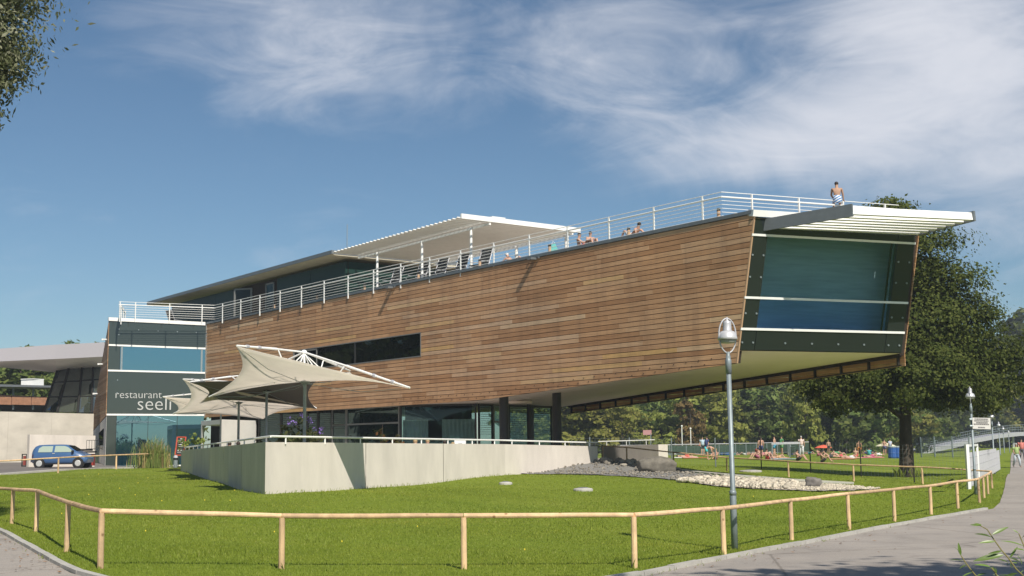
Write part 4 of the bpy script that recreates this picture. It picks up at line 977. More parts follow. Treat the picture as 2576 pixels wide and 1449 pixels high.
# ================================================================== THE TERRACE
T0 = V(-7.2, 36, 0); T1 = V(-.38, 52, 0); T2 = Wd(1503, 1119, 58.5); T2.z = 0; TL_ = V(-19.02, 71, 0)
tw = thing('terrace_wall', V(T0.x, T0.y, .5), 'pale concrete parapet wall of the restaurant terrace with steel handrail', 'wall')
TH = [1.88, 2.10, 1.98, 1.84]
inner = [TL_ + V(.25, .08, 0), T0 + V(.03, .66, 0), T1 + V(-.22, .14, 0), T2 + V(-.03, .25, 0)]
outer = [TL_, T0, T1, T2]
for i, n in ((0, 6), (1, 3), (2, 1)):
    a, b, c, d_ = outer[i], outer[i + 1], inner[i + 1], inner[i]
    for k in range(n):
        g0, g1 = (.0009 if k else 0), (.0009 if k < n - 1 else 0)
        u0, u1 = k / n + g0, (k + 1) / n - g1; z0, z1 = TH[i] + (TH[i + 1] - TH[i]) * u0, TH[i] + (TH[i + 1] - TH[i]) * u1
        P = [lerp(a, b, u0), lerp(a, b, u1), lerp(d_, c, u1), lerp(d_, c, u0)]
        MB().hexa([p + V(0, 0, -.3) for p in P], [p + V(0, 0, z) for p, z in zip(P, (z0, z1, z1, z0))]).build('wall_panel', M_CONC, tw)
inn = V(.6, 1.2, 0)
hp = [(TL_, TH[0]), (T0, TH[1]), (T1, TH[2]), (T2, TH[3]), (V(4.2, 60.5, 0), 1.87), (V(6.55, 57.0, 0), 1.92)]
offs = [V(.18, 0, 0), V(.12, .18, 0), V(-.12, .1, 0), V(0, .15, 0), V(0, 0, 0), V(0, .1, 0)]
hz = [p + o_ + V(0, 0, z + .165) for (p, z), o_ in zip(hp, offs)]
for a, b in zip(hz[:4], hz[1:4]):
    MB().tube([a, b], .032, 8).build('handrail', M_WHITE, tw)
for a, b, n in ((hz[0], hz[1], 12), (hz[1], hz[2], 7), (hz[2], hz[3], 3)):
    for k in range(n + 1):
        p = lerp(a, b, (k + .35) / (n + .7)); MB().beam(p - V(0, 0, .22), p, .03, .04).build('handrail_post', M_WHITE, tw)
tfl = MB(); tfl.add([lerp(T0, inner[1], .8) + V(0, 0, .95), lerp(T1, inner[2], .6) + V(0, 0, .95), lerp(T2, inner[3], .6) + V(0, 0, .95), GP[3] + V(0, 0, .95), V(-12, 92, .95), lerp(TL_, inner[0], .6) + V(0, 0, .95)], [(0, 1, 2, 3, 4, 5)])
tag(tfl.build('terrace_floor', mat('terrace_paving', (.40, .36, .31), .9, var=.1)), kind='structure')
# stub wall at the terrace end with its own handrail
X0, X1 = Wd(1513, 1150, 76), Wd(1657, 1150, 72); X0.z = X1.z = 0
ew = thing('end_wall', V(X1.x, X1.y, .8), 'short sloping concrete wall with bright end face right of the gravel', 'wall')
zt0, zt1 = Wd(1513, 1122, 76).z, Wd(1657, 1118, 72).z
d = (X1 - X0).normalized(); n_ = V(-d.y, d.x, 0); n_ = -n_ if n_.y < 0 else n_
MB().hexa([X0 + V(0, 0, .2), X1 + V(0, 0, .2), X1 + n_ * .75 + V(0, 0, .2), X0 + n_ * .75 + V(0, 0, .2)], [X0 + V(0, 0, zt0), X1 + V(0, 0, zt1), X1 + n_ * .75 + V(0, 0, zt1), X0 + n_ * .75 + V(0, 0, zt0)]).build('wall_panel', M_CONC, ew)
a, b = Wd(1505, 1111, 77), Wd(1647, 1106.5, 76); MB().tube([a, b], .03, 8).build('handrail', M_WHITE, ew)
for t in (.15, .5, .85): p = lerp(a, b, t); MB().tube([p - V(0, 0, .5), p], .02, 6).build('handrail_post', M_WHITE, ew)

# ---- sail parasols
def sail(corners, centre, m, n=18, scal=(.0, .08, .10, .11)):
    """four-cornered cloth with hollowed edges; corners in order round the cloth"""
    P = [Vector(c) for c in corners]; vs = []; ctr = Vector(centre)
    mid = (P[0] + P[1] + P[2] + P[3]) / 4
    for i in range(n + 1):
        for j in range(n + 1):
            u, v = i / n, j / n
            hu, hv = 4 * u * (1 - u), 4 * v * (1 - v)
            uu = u + hv * (scal[3] * (1 - u) ** 2 - scal[1] * u ** 2); vv = v + hu * (scal[0] * (1 - v) ** 2 - scal[2] * v ** 2)
            p = P[0] * (1 - uu) * (1 - vv) + P[1] * uu * (1 - vv) + P[2] * uu * vv + P[3] * (1 - uu) * vv
            k = 16 * u * (1 - u) * v * (1 - v); p = p + (ctr - mid) * (k ** 1.0)
            vs.append(p)
    mb = MB(); w_ = n + 1
    mb.add(vs, [(i * w_ + j, (i + 1) * w_ + j, (i + 1) * w_ + j + 1, i * w_ + j + 1) for i in range(n) for j in range(n)])
    return mb
def parasol(label, corners, top, hub, m, base_z=.95, r=.055, arms=(0, 1, 2, 3), group='sail parasols on the terrace'):
    base = V(top.x, top.y, base_z); t = thing('sail_parasol', base, label, 'parasol', group)
    MB().tube([base, top - V(0, 0, .06)], r, 12).build('pole', M_GALV, t)
    MB().lathe([(r * 1.2, -.10), (r * 3.2, -.03), (r * 3.2, 0)], top - V(0, 0, .02), 14).build('cap_plate', M_GALV, t)
    sm = sail(corners, top + V(0, 0, .03), m).build('sail', m, t, smooth=True)
    so_ = sm.modifiers.new('thick', 'SOLIDIFY'); so_.thickness = .012
    MB().ball(hub, .10, .10, .08, 10, 6).build('hub', M_WHITE, t)
    for k in range(6):
        a = k * math.pi / 3 + .3; MB().tube([hub - V(0, 0, .03), top + V(math.cos(a) * .75, math.sin(a) * .75, .16)], .02, 6).build('strut', M_WHITE, t)
    MB().tube([top, hub], .035, 8).build('mast_head', M_WHITE, t)
    for i in arms:
        c = Vector(corners[i]) + V(0, 0, .02); k1 = lerp(hub, c, .42) + V(0, 0, .015); mb = MB()
        mb.tube([hub, k1], .03, 8); mb.tube([k1, c], [.042, .028], 8)
        arm = mb.build('arm', M_WHITE, t)
        s_ = MB(); s_.tube([lerp(hub, c, .40), lerp(top, c, .30) + V(0, 0, .10)], .022, 6)
        s_.build('brace', M_WHITE, arm)
        for q in (.5, .82): p = lerp(k1, c, q * .9); MB().tube([p - (c - hub).normalized() * .06, p + (c - hub).normalized() * .06], .055, 8).build('clamp', M_ALU, arm)
    # tension cables on the cloth
    for i in range(4):
        a, b = Vector(corners[i]), Vector(corners[(i + 2) % 4])
        if i < 2:
            q = [lerp(a, top, .08) - V(0, 0, .03), lerp(a, top, .45) - V(0, 0, .22), top - V(0, 0, .10), lerp(b, top, .45) - V(0, 0, .22), lerp(b, top, .08) - V(0, 0, .03)]
            MB().tube(q, .010, 5).build('cable', M_GALV, t)
    return t
s1 = [Wd(595, 871, 37.6), Wd(1031, 977, 37.5), Wd(880, 934, 44.2), Wd(526, 1000, 42.6)]
parasol('large cream sail parasol nearest the lawn, one corner reaching over the wall', s1, Wd(767, 958, 40), Wd(765, 886, 40.2), M_SAIL)
s2 = [Wd(461, 955, 52), Wd(778, 1023, 55), Wd(662, 1054, 61), Wd(437, 1041, 60)]
parasol('middle cream sail parasol with a hanging corner before the white porch', s2, Wd(601, 1010, 56.5), Wd(602, 962, 57), M_SAIL)
s3 = [Wd(410, 999, 66), Wd(640, 1010, 68), Wd(640, 1035, 76), Wd(435, 1042, 74)]
parasol('far cream sail parasol in front of the lettered glass', s3, Wd(556, 1024, 70.5), Wd(560, 985, 71), M_SAIL, r=.05)
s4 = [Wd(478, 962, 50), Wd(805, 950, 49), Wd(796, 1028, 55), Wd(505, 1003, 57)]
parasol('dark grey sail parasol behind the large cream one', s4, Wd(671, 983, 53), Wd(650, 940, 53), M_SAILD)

# ---- entrance porch
pc = thing('entrance_porch', Wd(557, 1110, 79), 'white box porch with open side at the restaurant entrance', 'porch')
Q1 = Wd(557, 1055, 79); Q0 = Wd(506, 1060, 83.5); Q2 = Wd(645, 1055, 83.5)
ztp = Q1.z; q1, q0_, q2_ = [V(p.x, p.y, 0) for p in (Q1, Q0, Q2)]
d1 = (q2_ - q1).normalized(); d0 = (q0_ - q1).normalized()
MB().hexa([q1 + V(0, 0, .8), q2_ + V(0, 0, .8), q2_ + V(-.6, 2, .8), q1 + d0 * .3 + V(0, 0, .8)], [q1 + V(0, 0, ztp), q2_ + V(0, 0, ztp), q2_ + V(-.6, 2, ztp), q1 + d0 * .3 + V(0, 0, ztp)]).build('front_wall', M_WHITE2, pc)
L0 = (q0_ - q1).length
MB().hexa([q0_ - d0 * .25 + V(0, 0, .8), q0_ + V(0, 0, .8), q0_ + d1 * .3 + V(0, 0, .8), q0_ - d0 * .25 + d1 * .3 + V(0, 0, .8)], [q0_ - d0 * .25 + V(0, 0, ztp), q0_ + V(0, 0, ztp), q0_ + d1 * .3 + V(0, 0, ztp), q0_ - d0 * .25 + d1 * .3 + V(0, 0, ztp)]).build('jamb', M_WHITE2, pc)
MB().hexa([q1 + d0 * .3 + V(0, 0, ztp - .3), q0_ - d0 * .25 + V(0, 0, ztp - .3), q0_ + d1 * 3 + V(0, 0, ztp - .3), q1 + d1 * 3 + V(0, 0, ztp - .3)], [q1 + d0 * .3 + V(0, 0, ztp - .005), q0_ - d0 * .25 + V(0, 0, ztp - .005), q0_ + d1 * 3 + V(0, 0, ztp - .005), q1 + d1 * 3 + V(0, 0, ztp - .005)]).build('lintel', M_WHITE2, pc)
MB().hexa([q1 + d0 * .4 + d1 * 2.8 + V(0, 0, .8), q0_ + d1 * 2.8 + V(0, 0, .8), q0_ + d1 * 3 + V(0, 0, .8), q1 + d0 * .4 + d1 * 3 + V(0, 0, .8)], [q1 + d0 * .4 + d1 * 2.8 + V(0, 0, ztp - .31), q0_ + d1 * 2.8 + V(0, 0, ztp - .31), q0_ + d1 * 3 + V(0, 0, ztp - .31), q1 + d0 * .4 + d1 * 3 + V(0, 0, ztp - .31)]).build('back_wall', M_WHITE2, pc)
a, b = q1 + d0 * .5 + d1 * 2.76, q1 + d0 * 2.0 + d1 * 2.76
mb = MB(); mb.beam(a + V(0, 0, .8), a + V(0, 0, 3.1), .1, .1, up=tuple(d1)); mb.beam(b + V(0, 0, .8), b + V(0, 0, 3.1), .1, .1, up=tuple(d1)); mb.beam(a + V(0, 0, 3.15), b + V(0, 0, 3.15), .1, .1)
dr_ = mb.build('door_frame', M_WHITE, pc)
MB().prism([a + V(0, 0, .8), b + V(0, 0, .8), b + V(0, 0, 3.1), a + V(0, 0, 3.1)], d1 * .02).build('pane', M_GDARK, dr_)

# ---- left side: concrete walls behind the car park
def wall_thing(name, label, pts, th, m, panels=1):
    a, b = Vector(pts[0]), Vector(pts[1]); t = thing(name, V(*((a + b) / 2).xy, .8), label, 'wall')
    d = V(b.x - a.x, b.y - a.y, 0).normalized(); n_ = V(-d.y, d.x, 0); n_ = -n_ if n_.y < 0 else n_
    for k in range(panels):
        p = lerp(a, b, k / panels); q = lerp(a, b, (k + 1) / panels); g = d * .006
        if k: p = p + g
        p0, q0x = V(p.x, p.y, .5), V(q.x, q.y, .5)
        MB().hexa([p0, q0x, q0x + n_ * th, p0 + n_ * th], [p, q, q + n_ * th, p + n_ * th]).build('wall_panel', m, t)
    return t
wall_thing('retaining_wall', 'tall concrete retaining wall behind the blue car', [Wd(-330, 1027, 84), Wd(236, 1041, 92)], .5, M_CONC2, 5)
wall_thing('low_wall', 'lower smooth concrete wall directly behind the blue car', [Wd(75, 1093, 80.5), Wd(240, 1096, 84)], .3, M_CONC, 1)

# ---- swimming hall on the far left
hall = thing('swimming_hall', Wd(60, 1030, 108), 'swimming hall with sweeping pale roof edge and slanted glass front', 'building')
def fold(name, pts, th, m, par, vec=None): return MB().prism([Wd(*p) for p in pts], vec or V(0, th, 0)).build(name, m, par)
ft = [Wd(-260, 886, 96), Wd(0, 877, 100), Wd(140, 867, 104), Wd(262, 861, 108)]; fb_ = [Wd(-260, 915, 96), Wd(0, 909, 100), Wd(140, 903, 104), Wd(262, 897, 108)]
mb = MB(); mb.add(ft + fb_, [(0, 1, 5, 4), (1, 2, 6, 5), (2, 3, 7, 6)]); mb.add([p + V(0, .15, 0) for p in ft + fb_], [(4, 5, 1, 0), (5, 6, 2, 1), (6, 7, 3, 2)]); mb.build('roof_edge', mat('hall_fascia', (.42, .40, .43), .5), hall)
sb_ = [Wd(-260, 930, 118), Wd(0, 924, 116), Wd(142, 937, 113), Wd(262, 925, 112)]
mb = MB(); mb.add(fb_ + sb_, [(4, 5, 1, 0), (5, 6, 2, 1), (6, 7, 3, 2)]); mb.build('roof_soffit', mat('hall_soffit', (.72, .66, .64), .8, var=.1, vscale=.3), hall)
mb = MB(); bt = [p + V(0, 20, .5) for p in ft]; mb.add([p + V(0, .1, 0) for p in ft] + bt, [(0, 1, 5, 4), (1, 2, 6, 5), (2, 3, 7, 6)]); mb.build('roof', M_ALU, hall)
gt = [(147, 926), (175, 922), (208, 918), (236, 914), (262, 912)]; gb = [(112, 1036), (145, 1037), (197, 1038), (232, 1039), (262, 1040)]
M_HALLG = mat_glass('hall_glass', (.05, .06, .045), .32, (.85, .95, 1), .01, .05)
for i in range(4):
    a, b, c, d = Wd(*gb[i], 108), Wd(*gb[i + 1], 109), Wd(*gt[i + 1], 112), Wd(*gt[i], 112)
    for k in range(3):
        t0, t1 = k / 3 + .006, (k + 1) / 3 - .006
        MB().prism([lerp(a, d, t0), lerp(b, c, t0), lerp(b, c, t1), lerp(a, d, t1)], V(0, .05, 0)).build('pane', M_HALLG, hall)
    mb = MB(); mb.beam(a - V(0, .1, 0), d - V(0, .1, 0), .16, .16, up=(0, 1, 0)); mb.build('mullion', M_DARK, hall)
    for k in (1, 2): MB().beam(lerp(a, d, k / 3) - V(0, .05, 0), lerp(b, c, k / 3) - V(0, .05, 0), .06, .06).build('transom', M_DARK, hall)
for i in range(4):
    a, b, c, d = Wd(*gb[i], 108), Wd(*gb[i + 1], 109), Wd(*gt[i + 1], 112), Wd(*gt[i], 112)
mb = MB(); mb.prism([Wd(112, 1036, 110.5), Wd(262, 1040, 111.5), Wd(262, 912, 114.5), Wd(147, 926, 114.5)], V(0, .3, 0)); mb.build('hall_core', M_BACK, hall)
bal = thing('balcony_building', Wd(40, 1030, 135), 'low building with timber balcony front and flat roof left of the swimming hall', 'building')
for k in range(5):
    x0, x1 = -120 + k * 50, -120 + (k + 1) * 50 - 1.5
    if x0 < 118: fold('balcony_board', [(x0, 1016 + k * .6, 133), (min(x1, 118), 1017 + k * .6, 133), (min(x1, 118), 990 + k * 2.2, 133), (x0, 988 + k * 2.2, 133)], .2, mat('balcony_timber', (.30, .15, .085), .7, var=.25, vscale=3), bal)
fold('roof', [(-120, 970, 132), (133, 975, 132), (133, 970, 132), (-120, 964, 132)], 6, M_GREY, bal)
for px in (33, 83, 132): MB().tube([Wd(px, 1030, 133.5), Wd(px + 1, 970, 133.5)], .12, 6).build('post', M_GALV, bal)
mb = MB(); mb.hexa([Wd(-120, 1036, 139), Wd(150, 1036, 139), Wd(150, 1036, 141), Wd(-120, 1036, 141)], [Wd(-120, 1015, 139), Wd(150, 1015, 139), Wd(150, 1015, 141), Wd(-120, 1015, 141)]); mb.build('back_wall', M_DARK, bal)
vb = thing('vent_box', Wd(80, 972, 134), 'bright white box standing on the flat roof beside the swimming hall', 'vent box')
MB().hexa([Wd(53, 973, 133), Wd(85, 972, 132.6), Wd(110, 974, 134), Wd(80, 974, 136)], [Wd(53, 955, 133), Wd(85, 954, 132.6), Wd(110, 955.5, 134), Wd(80, 955, 136)]).build('box', M_WHITE, vb)
MB().hexa([Wd(52, 955, 132.9), Wd(85, 954, 132.5), Wd(111, 955.5, 134.1), Wd(80, 955, 136.1)], [Wd(52, 953, 132.9), Wd(85, 952, 132.5), Wd(111, 953.5, 134.1), Wd(80, 953, 136.1)]).build('lid', M_WHITE, vb)

# ---- the blue car
M_CAR = mat('car_paint_blue', (.05, .115, .25), .28, .0, spec=.5, coat=.6)
M_TYRE = mat('tyre_rubber', (.02, .02, .02), .85); M_HUB = mat('wheel_trim', (.62, .62, .61), .4, .4); M_CGL = mat('car_glass', (.33, .40, .34), .12, spec=.5)
def car(p, rz):
    t = thing('parked_car', p, 'small blue hatchback parked against the concrete wall', 'car'); t.rotation_euler = (0, 0, rz)
    # sections along the length: x, floor, sill half width, belt height, belt half width, roof height, roof half width
    st_ = [(-1.70, .42, .62, .80, .64, .86, .56), (-1.66, .30, .72, .88, .74, 1.10, .58), (-1.50, .26, .78, .92, .79, 1.32, .60), (-1.30, .24, .80, .92, .80, 1.40, .60), (-.80, .22, .81, .92, .81, 1.42, .61),
           (0, .22, .81, .92, .81, 1.425, .61), (.35, .22, .81, .92, .81, 1.40, .60), (.62, .22, .81, .92, .81, 1.28, .59), (.98, .22, .81, .92, .80, 1.02, .64), (1.18, .23, .81, .90, .79, .93, .66), (1.5, .26, .78, .76, .75, .79, .62), (1.66, .30, .72, .62, .70, .66, .58), (1.73, .40, .60, .55, .60, .57, .5)]
    mb = MB(); vs = []; n = 12
    for (x, zf, ws, zb_, wb_, zr, wr) in st_:
        ring = [(ws * .85, zf), (ws, zf + .12), (wb_ * 1.02, (zf + zb_) / 2), (wb_, zb_), (wr + (wb_ - wr) * .12, zr - (zr - zb_) * .08), (wr * .82, zr)]
        vs += [(x, -a, z) for a, z in ring] + [(x, a, z) for a, z in ring[::-1]]
    m_ = len(st_)
    fs = [(i * n + k, (i + 1) * n + k, (i + 1) * n + (k + 1) % n, i * n + (k + 1) % n) for i in range(m_ - 1) for k in range(n)]
    fs += [tuple(range(n)), tuple(range((m_ - 1) * n, m_ * n))[::-1]]
    mb.add(vs, fs)
    o0 = V(0, 0, 0)
    def part(mb_, name, m, par=t, smooth=False):
        me = mb_.mesh(name, o0, smooth); return link(name, me, m, par)
    part(mb, 'body', M_CAR, smooth=True)
    for sg in (-1, 1):
        y = lambda z: sg * (.81 - (z - .92) * .383 + .022)
        for nm, P in (('side_window', [(-1.28, .96), (-.42, .96), (-.40, 1.33), (-1.05, 1.33), (-1.24, 1.20)]), ('side_window', [(-.28, .96), (.90, .96), (.52, 1.25), (.30, 1.33), (-.27, 1.34)])):
            w_ = MB(); w_.prism([(x, y(z) - sg * .01, z) for x, z in P], (0, sg * .012, 0)); part(w_, nm, M_CGL)
        w_ = MB(); w_.prism([(-.40, sg * .815, .86), (-.24, sg * .815, .86), (-.24, sg * .815, .90), (-.40, sg * .815, .90)], (0, sg * .03, 0)); part(w_, 'door_handle', M_HUB)
        w_ = MB(); w_.ball((.86, sg * .92, 1.0), .09, .10, .075); part(w_, 'mirror', M_BLACK, smooth=True)
        w_ = MB(); w_.prism([(-1.69, sg * .66, .66), (-1.58, sg * .80, .66), (-1.55, sg * .80, .84), (-1.66, sg * .66, .84)], (-.012, sg * .012, 0)); part(w_, 'tail_light', mat('tail_light_red', (.10, .01, .015), .3))
        w_ = MB(); w_.prism([(-1.74, sg * .70, .36), (-1.45, sg * .815, .33), (-1.45, sg * .815, .55), (-1.74, sg * .70, .58)], (0, sg * .015, 0)); part(w_, 'bumper', mat('bumper_plastic', (.05, .06, .09), .6))
        w_ = MB(); w_.prism([(.80, sg * .822, .21), (-.88, sg * .822, .21), (-.88, sg * .822, .27), (.80, sg * .822, .27)], (0, sg * .01, 0)); part(w_, 'sill_trim', M_BLACK)
        w_ = MB(); w_.prism([(1.42, sg * .70, .60), (1.60, sg * .60, .58), (1.56, sg * .60, .72), (1.40, sg * .70, .74)], (.02, sg * .03, 0)); part(w_, 'headlight', M_GALV)
        for x in (-1.18, 1.17):
            w_ = MB(); w_.tube([(x, sg * .62, .275), (x, sg * .83, .275)], .345, 20); part(w_, 'wheel_arch', M_BLACK)
            w_ = MB(); w_.tube([(x, sg * .64, .275), (x, sg * .835, .275), (x, sg * .85, .275)], [.275, .275, .25], 22); wh = part(w_, 'wheel', M_TYRE)
            w_ = MB(); w_.tube([(x, sg * .84, .275), (x, sg * .862, .275)], [.20, .17], 14)
            for k in range(7): a = k * 2 * math.pi / 7; w_.beam((x + .06 * math.cos(a), sg * .865, .275 + .06 * math.sin(a)), (x + .17 * math.cos(a), sg * .858, .275 + .17 * math.sin(a)), .03, .012, up=(0, 1, 0))
            part(w_, 'wheel_trim', M_HUB, wh)
    w_ = MB(); w_.prism([(.50, -.54, 1.345), (.98, -.60, 1.05), (.98, .60, 1.05), (.50, .54, 1.345)], (.02, 0, .012)); part(w_, 'windscreen', M_GDARK)
    return t
pcar = Wd(158, 1175.5, 77.2); car(V(pcar.x, pcar.y, ground(pcar.x, pcar.y) + .03), R(2))

# things standing round the entrance
def gz(p, lift=.03): return V(p[0], p[1], ground(p[0], p[1]) + lift)
p = gz(Wd(216, 1172, 80.2)); t = thing('service_trolley', p, 'black trolley with a wire back and a red crate beside the blue car', 'trolley')
mb = MB(); mb.box(p + V(0, 0, .12), 1.0, .6, .75, (1, .1)); mb.build('crate', mat('crate_red', (.33, .03, .02), .6, var=.2), t)
mb = MB(); mb.box(p + V(-.35, -.1, .95), 1.9, .7, .10, (1, .05)); mb.box(p + V(-.45, -.1, 1.07), 1.6, .6, .12, (1, .02)); mb.build('load', M_BLACK, t)
mb = MB()
for k in range(7): mb.tube([p + V(-.1 + .17 * k, .3, 1.1), p + V(-.1 + .17 * k, .3, 1.75)], .014, 5)
for z in (1.2, 1.75): mb.tube([p + V(-.1, .3, z), p + V(.92, .3, z)], .018, 5)
mb.build('wire_back', M_BLACK, t)
for k in (-.4, .4): MB().tube([p + V(k, -.33, .1), p + V(k, -.27, .1)], .1, 10).build('wheel', M_TYRE, t)
p = gz(Wd(66, 1169, 81)); t = thing('bicycle_rack', p, 'low dark metal rack beside the low concrete wall', 'rack')
mb = MB()
for x in (-.28, .0, .28): mb.beam(p + V(x, 0, 0), p + V(x, 0, .78), .06, .06, up=(1, 0, 0))
mb.beam(p + V(-.3, 0, .8), p + V(.3, 0, .8), .08, .06); mb.beam(p + V(-.3, 0, .05), p + V(.3, 0, .05), .08, .06); mb.build('frame', M_BLACK, t)
for k in range(2): MB().box(p + V(-.14 + .28 * k, .08, .1), .18, .1, .6).build('holder', mat('rack_red', (.22, .04, .03), .6), t)
# menu board
p = gz(Wd(453, 1176, 79.6)); t = thing('menu_board', p, 'leaning black menu board with red frame beside the glass front', 'sign')
c0, c1, c2, c3 = Wd(440.7, 1145, 79.4), Wd(462.3, 1145, 79.4), Wd(468, 1099.6, 79.8), Wd(446.5, 1099.6, 79.8)
MB().prism([c0, c1, c2, c3], V(0, .05, 0)).build('board', mat('chalkboard', (.012, .014, .014), .7), t)
M_RED = mat('sign_red', (.42, .06, .03), .5)
for a, b in ((c0, c1), (c1, c2), (c2, c3), (c3, c0)): MB().beam(a - V(0, .01, 0), b - V(0, .01, 0), .075, .075).build('frame_bar', M_RED, t)
for a in (c0, c1): MB().beam(a, a + V(-.06, 0, -.85), .06, .06).build('leg', M_RED, t)
mb = MB()
for k, (t0, t1) in enumerate(((.35, .65), (.3, .5), (.2, .75), (.25, .7), (.15, .8), (.3, .6), (.2, .75), (.2, .7))):
    v = .9 - k * .105; l, r_ = lerp(c0, c3, v), lerp(c1, c2, v); mb.beam(lerp(l, r_, t0) - V(0, .02, 0), lerp(l, r_, t1) - V(0, .02, 0), .006, .04 if k in (0, 3, 6) else .025)
mb.build('chalk_lines', M_WHITE2, t)
p = gz(Wd(441.5, 1173, 78.6)); t = thing('litter_bin', p, 'slim grey litter bin with domed lid in front of the menu board', 'bin')
MB().lathe([(.13, 0), (.14, .1), (.14, .48)], p, 14).build('body', M_GALV, t); MB().lathe([(.142, .48), (.142, .62)], p, 14).build('opening', M_BLACK, t); MB().lathe([(.15, .62), (.13, .72), (.06, .78)], p, 14).build('lid', M_ALU, t)

# ================================================================== PEOPLE
SKIN = [mat('skin_tan', (.40, .235, .155), .6), mat('skin_fair', (.55, .33, .23), .6), mat('skin_red', (.50, .29, .21), .6), mat('skin_brown', (.30, .15, .09), .6)]
HAIR = mat('hair_dark', (.03, .02, .015), .7); HAIRL = mat('hair_fair', (.35, .24, .12), .7); HAIRG = mat('hair_grey', (.35, .34, .33), .7)
def cloth(c): return mat('cloth_%02d_%02d_%02d' % tuple(int(v * 99) for v in c), c, .8, var=.1, vscale=8)
POSES = {
 'stand': dict(pel=(0, 0, .95), ch=(0, .01, 1.28), nk=(0, .02, 1.48), hd=(0, -.01, 1.60), tp=(0, -.01, 1.70), sh=(.18, .02, 1.42), el=(.24, .04, 1.14), wr=(.25, -.06, .92), ha=(.25, -.10, .84), hip=(.095, 0, .90), kn=(.11, -.02, .50), an=(.11, .03, .09), to=(.12, -.13, .03)),
 'walk': dict(pel=(0, 0, .94), ch=(0, .0, 1.27), nk=(0, -.01, 1.47), hd=(0, -.04, 1.59), tp=(0, -.04, 1.69), sh=(.19, 0, 1.41), el=((.25, .12, 1.15), (-.25, -.06, 1.15)), wr=((.26, .02, .95), (-.24, -.24, .98)), ha=((.26, -.03, .88), (-.23, -.31, .95)), hip=(.095, 0, .89), kn=((.11, -.2, .53), (-.1, .08, .50)), an=((.11, -.24, .12), (-.1, .34, .16)), to=((.11, -.40, .06), (-.1, .26, .04))),
 'sit': dict(pel=(0, .05, .12), ch=(0, .14, .42), nk=(0, .12, .62), hd=(0, .07, .73), tp=(0, .06, .83), sh=(.18, .13, .56), el=(.23, -.08, .36), wr=(.14, -.32, .38), ha=(.08, -.38, .40), hip=(.1, .0, .12), kn=(.14, -.36, .46), an=(.12, -.62, .08), to=(.13, -.76, .04)),
 'recline': dict(pel=(0, .0, .12), ch=(0, .30, .30), nk=(0, .44, .44), hd=(0, .48, .55), tp=(0, .50, .65), sh=(.18, .40, .38), el=(.25, .55, .22), wr=(.24, .48, .05), ha=(.24, .38, .04), hip=(.1, -.04, .12), kn=((.12, -.38, .42), (-.12, -.45, .14)), an=((.12, -.62, .08), (-.12, -.86, .07)), to=((.12, -.76, .05), (-.13, -.92, .16))),
 'lie': dict(pel=(0, 0, .12), ch=(0, .34, .13), nk=(0, .54, .13), hd=(0, .66, .15), tp=(0, .77, .15), sh=(.18, .48, .13), el=(.28, .26, .10), wr=(.28, .02, .07), ha=(.28, -.07, .06), hip=(.1, -.05, .12), kn=((.12, -.42, .34), (-.12, -.48, .12)), an=((.12, -.66, .08), (-.12, -.90, .07)), to=((.12, -.80, .05), (-.13, -.95, .16))),
 'bend': dict(pel=(0, .12, .88), ch=(0, -.14, 1.02), nk=(0, -.32, .96), hd=(0, -.43, .90), tp=(0, -.51, .84), sh=(.18, -.28, .98), el=(.22, -.36, .70), wr=(.2, -.44, .46), ha=(.2, -.46, .38), hip=(.1, .1, .84), kn=(.12, -.02, .46), an=(.12, .04, .09), to=(.12, -.12, .03)),
 'chair': dict(pel=(0, .05, .50), ch=(0, .10, .82), nk=(0, .09, 1.02), hd=(0, .05, 1.13), tp=(0, .04, 1.23), sh=(.18, .10, .95), el=(.25, -.06, .72), wr=(.18, -.30, .74), ha=(.14, -.38, .75), hip=(.1, 0, .49), kn=(.12, -.42, .50), an=(.12, -.42, .09), to=(.12, -.57, .03)),
 'rail': dict(pel=(0, .02, .10), ch=(0, .06, .42), nk=(0, -.01, .62), hd=(0, -.05, .74), tp=(0, -.06, .83), sh=(.19, .01, .56), el=((.23, -.20, .32), (-.25, -.05, .30)), wr=((.13, -.40, .20), (-.27, -.14, .09)), ha=((.08, -.46, .18), (-.27, -.20, .05)), hip=(.1, -.03, .08), kn=(.13, -.44, .02), an=(.12, -.46, -.38), to=(.12, -.60, -.42)),
}
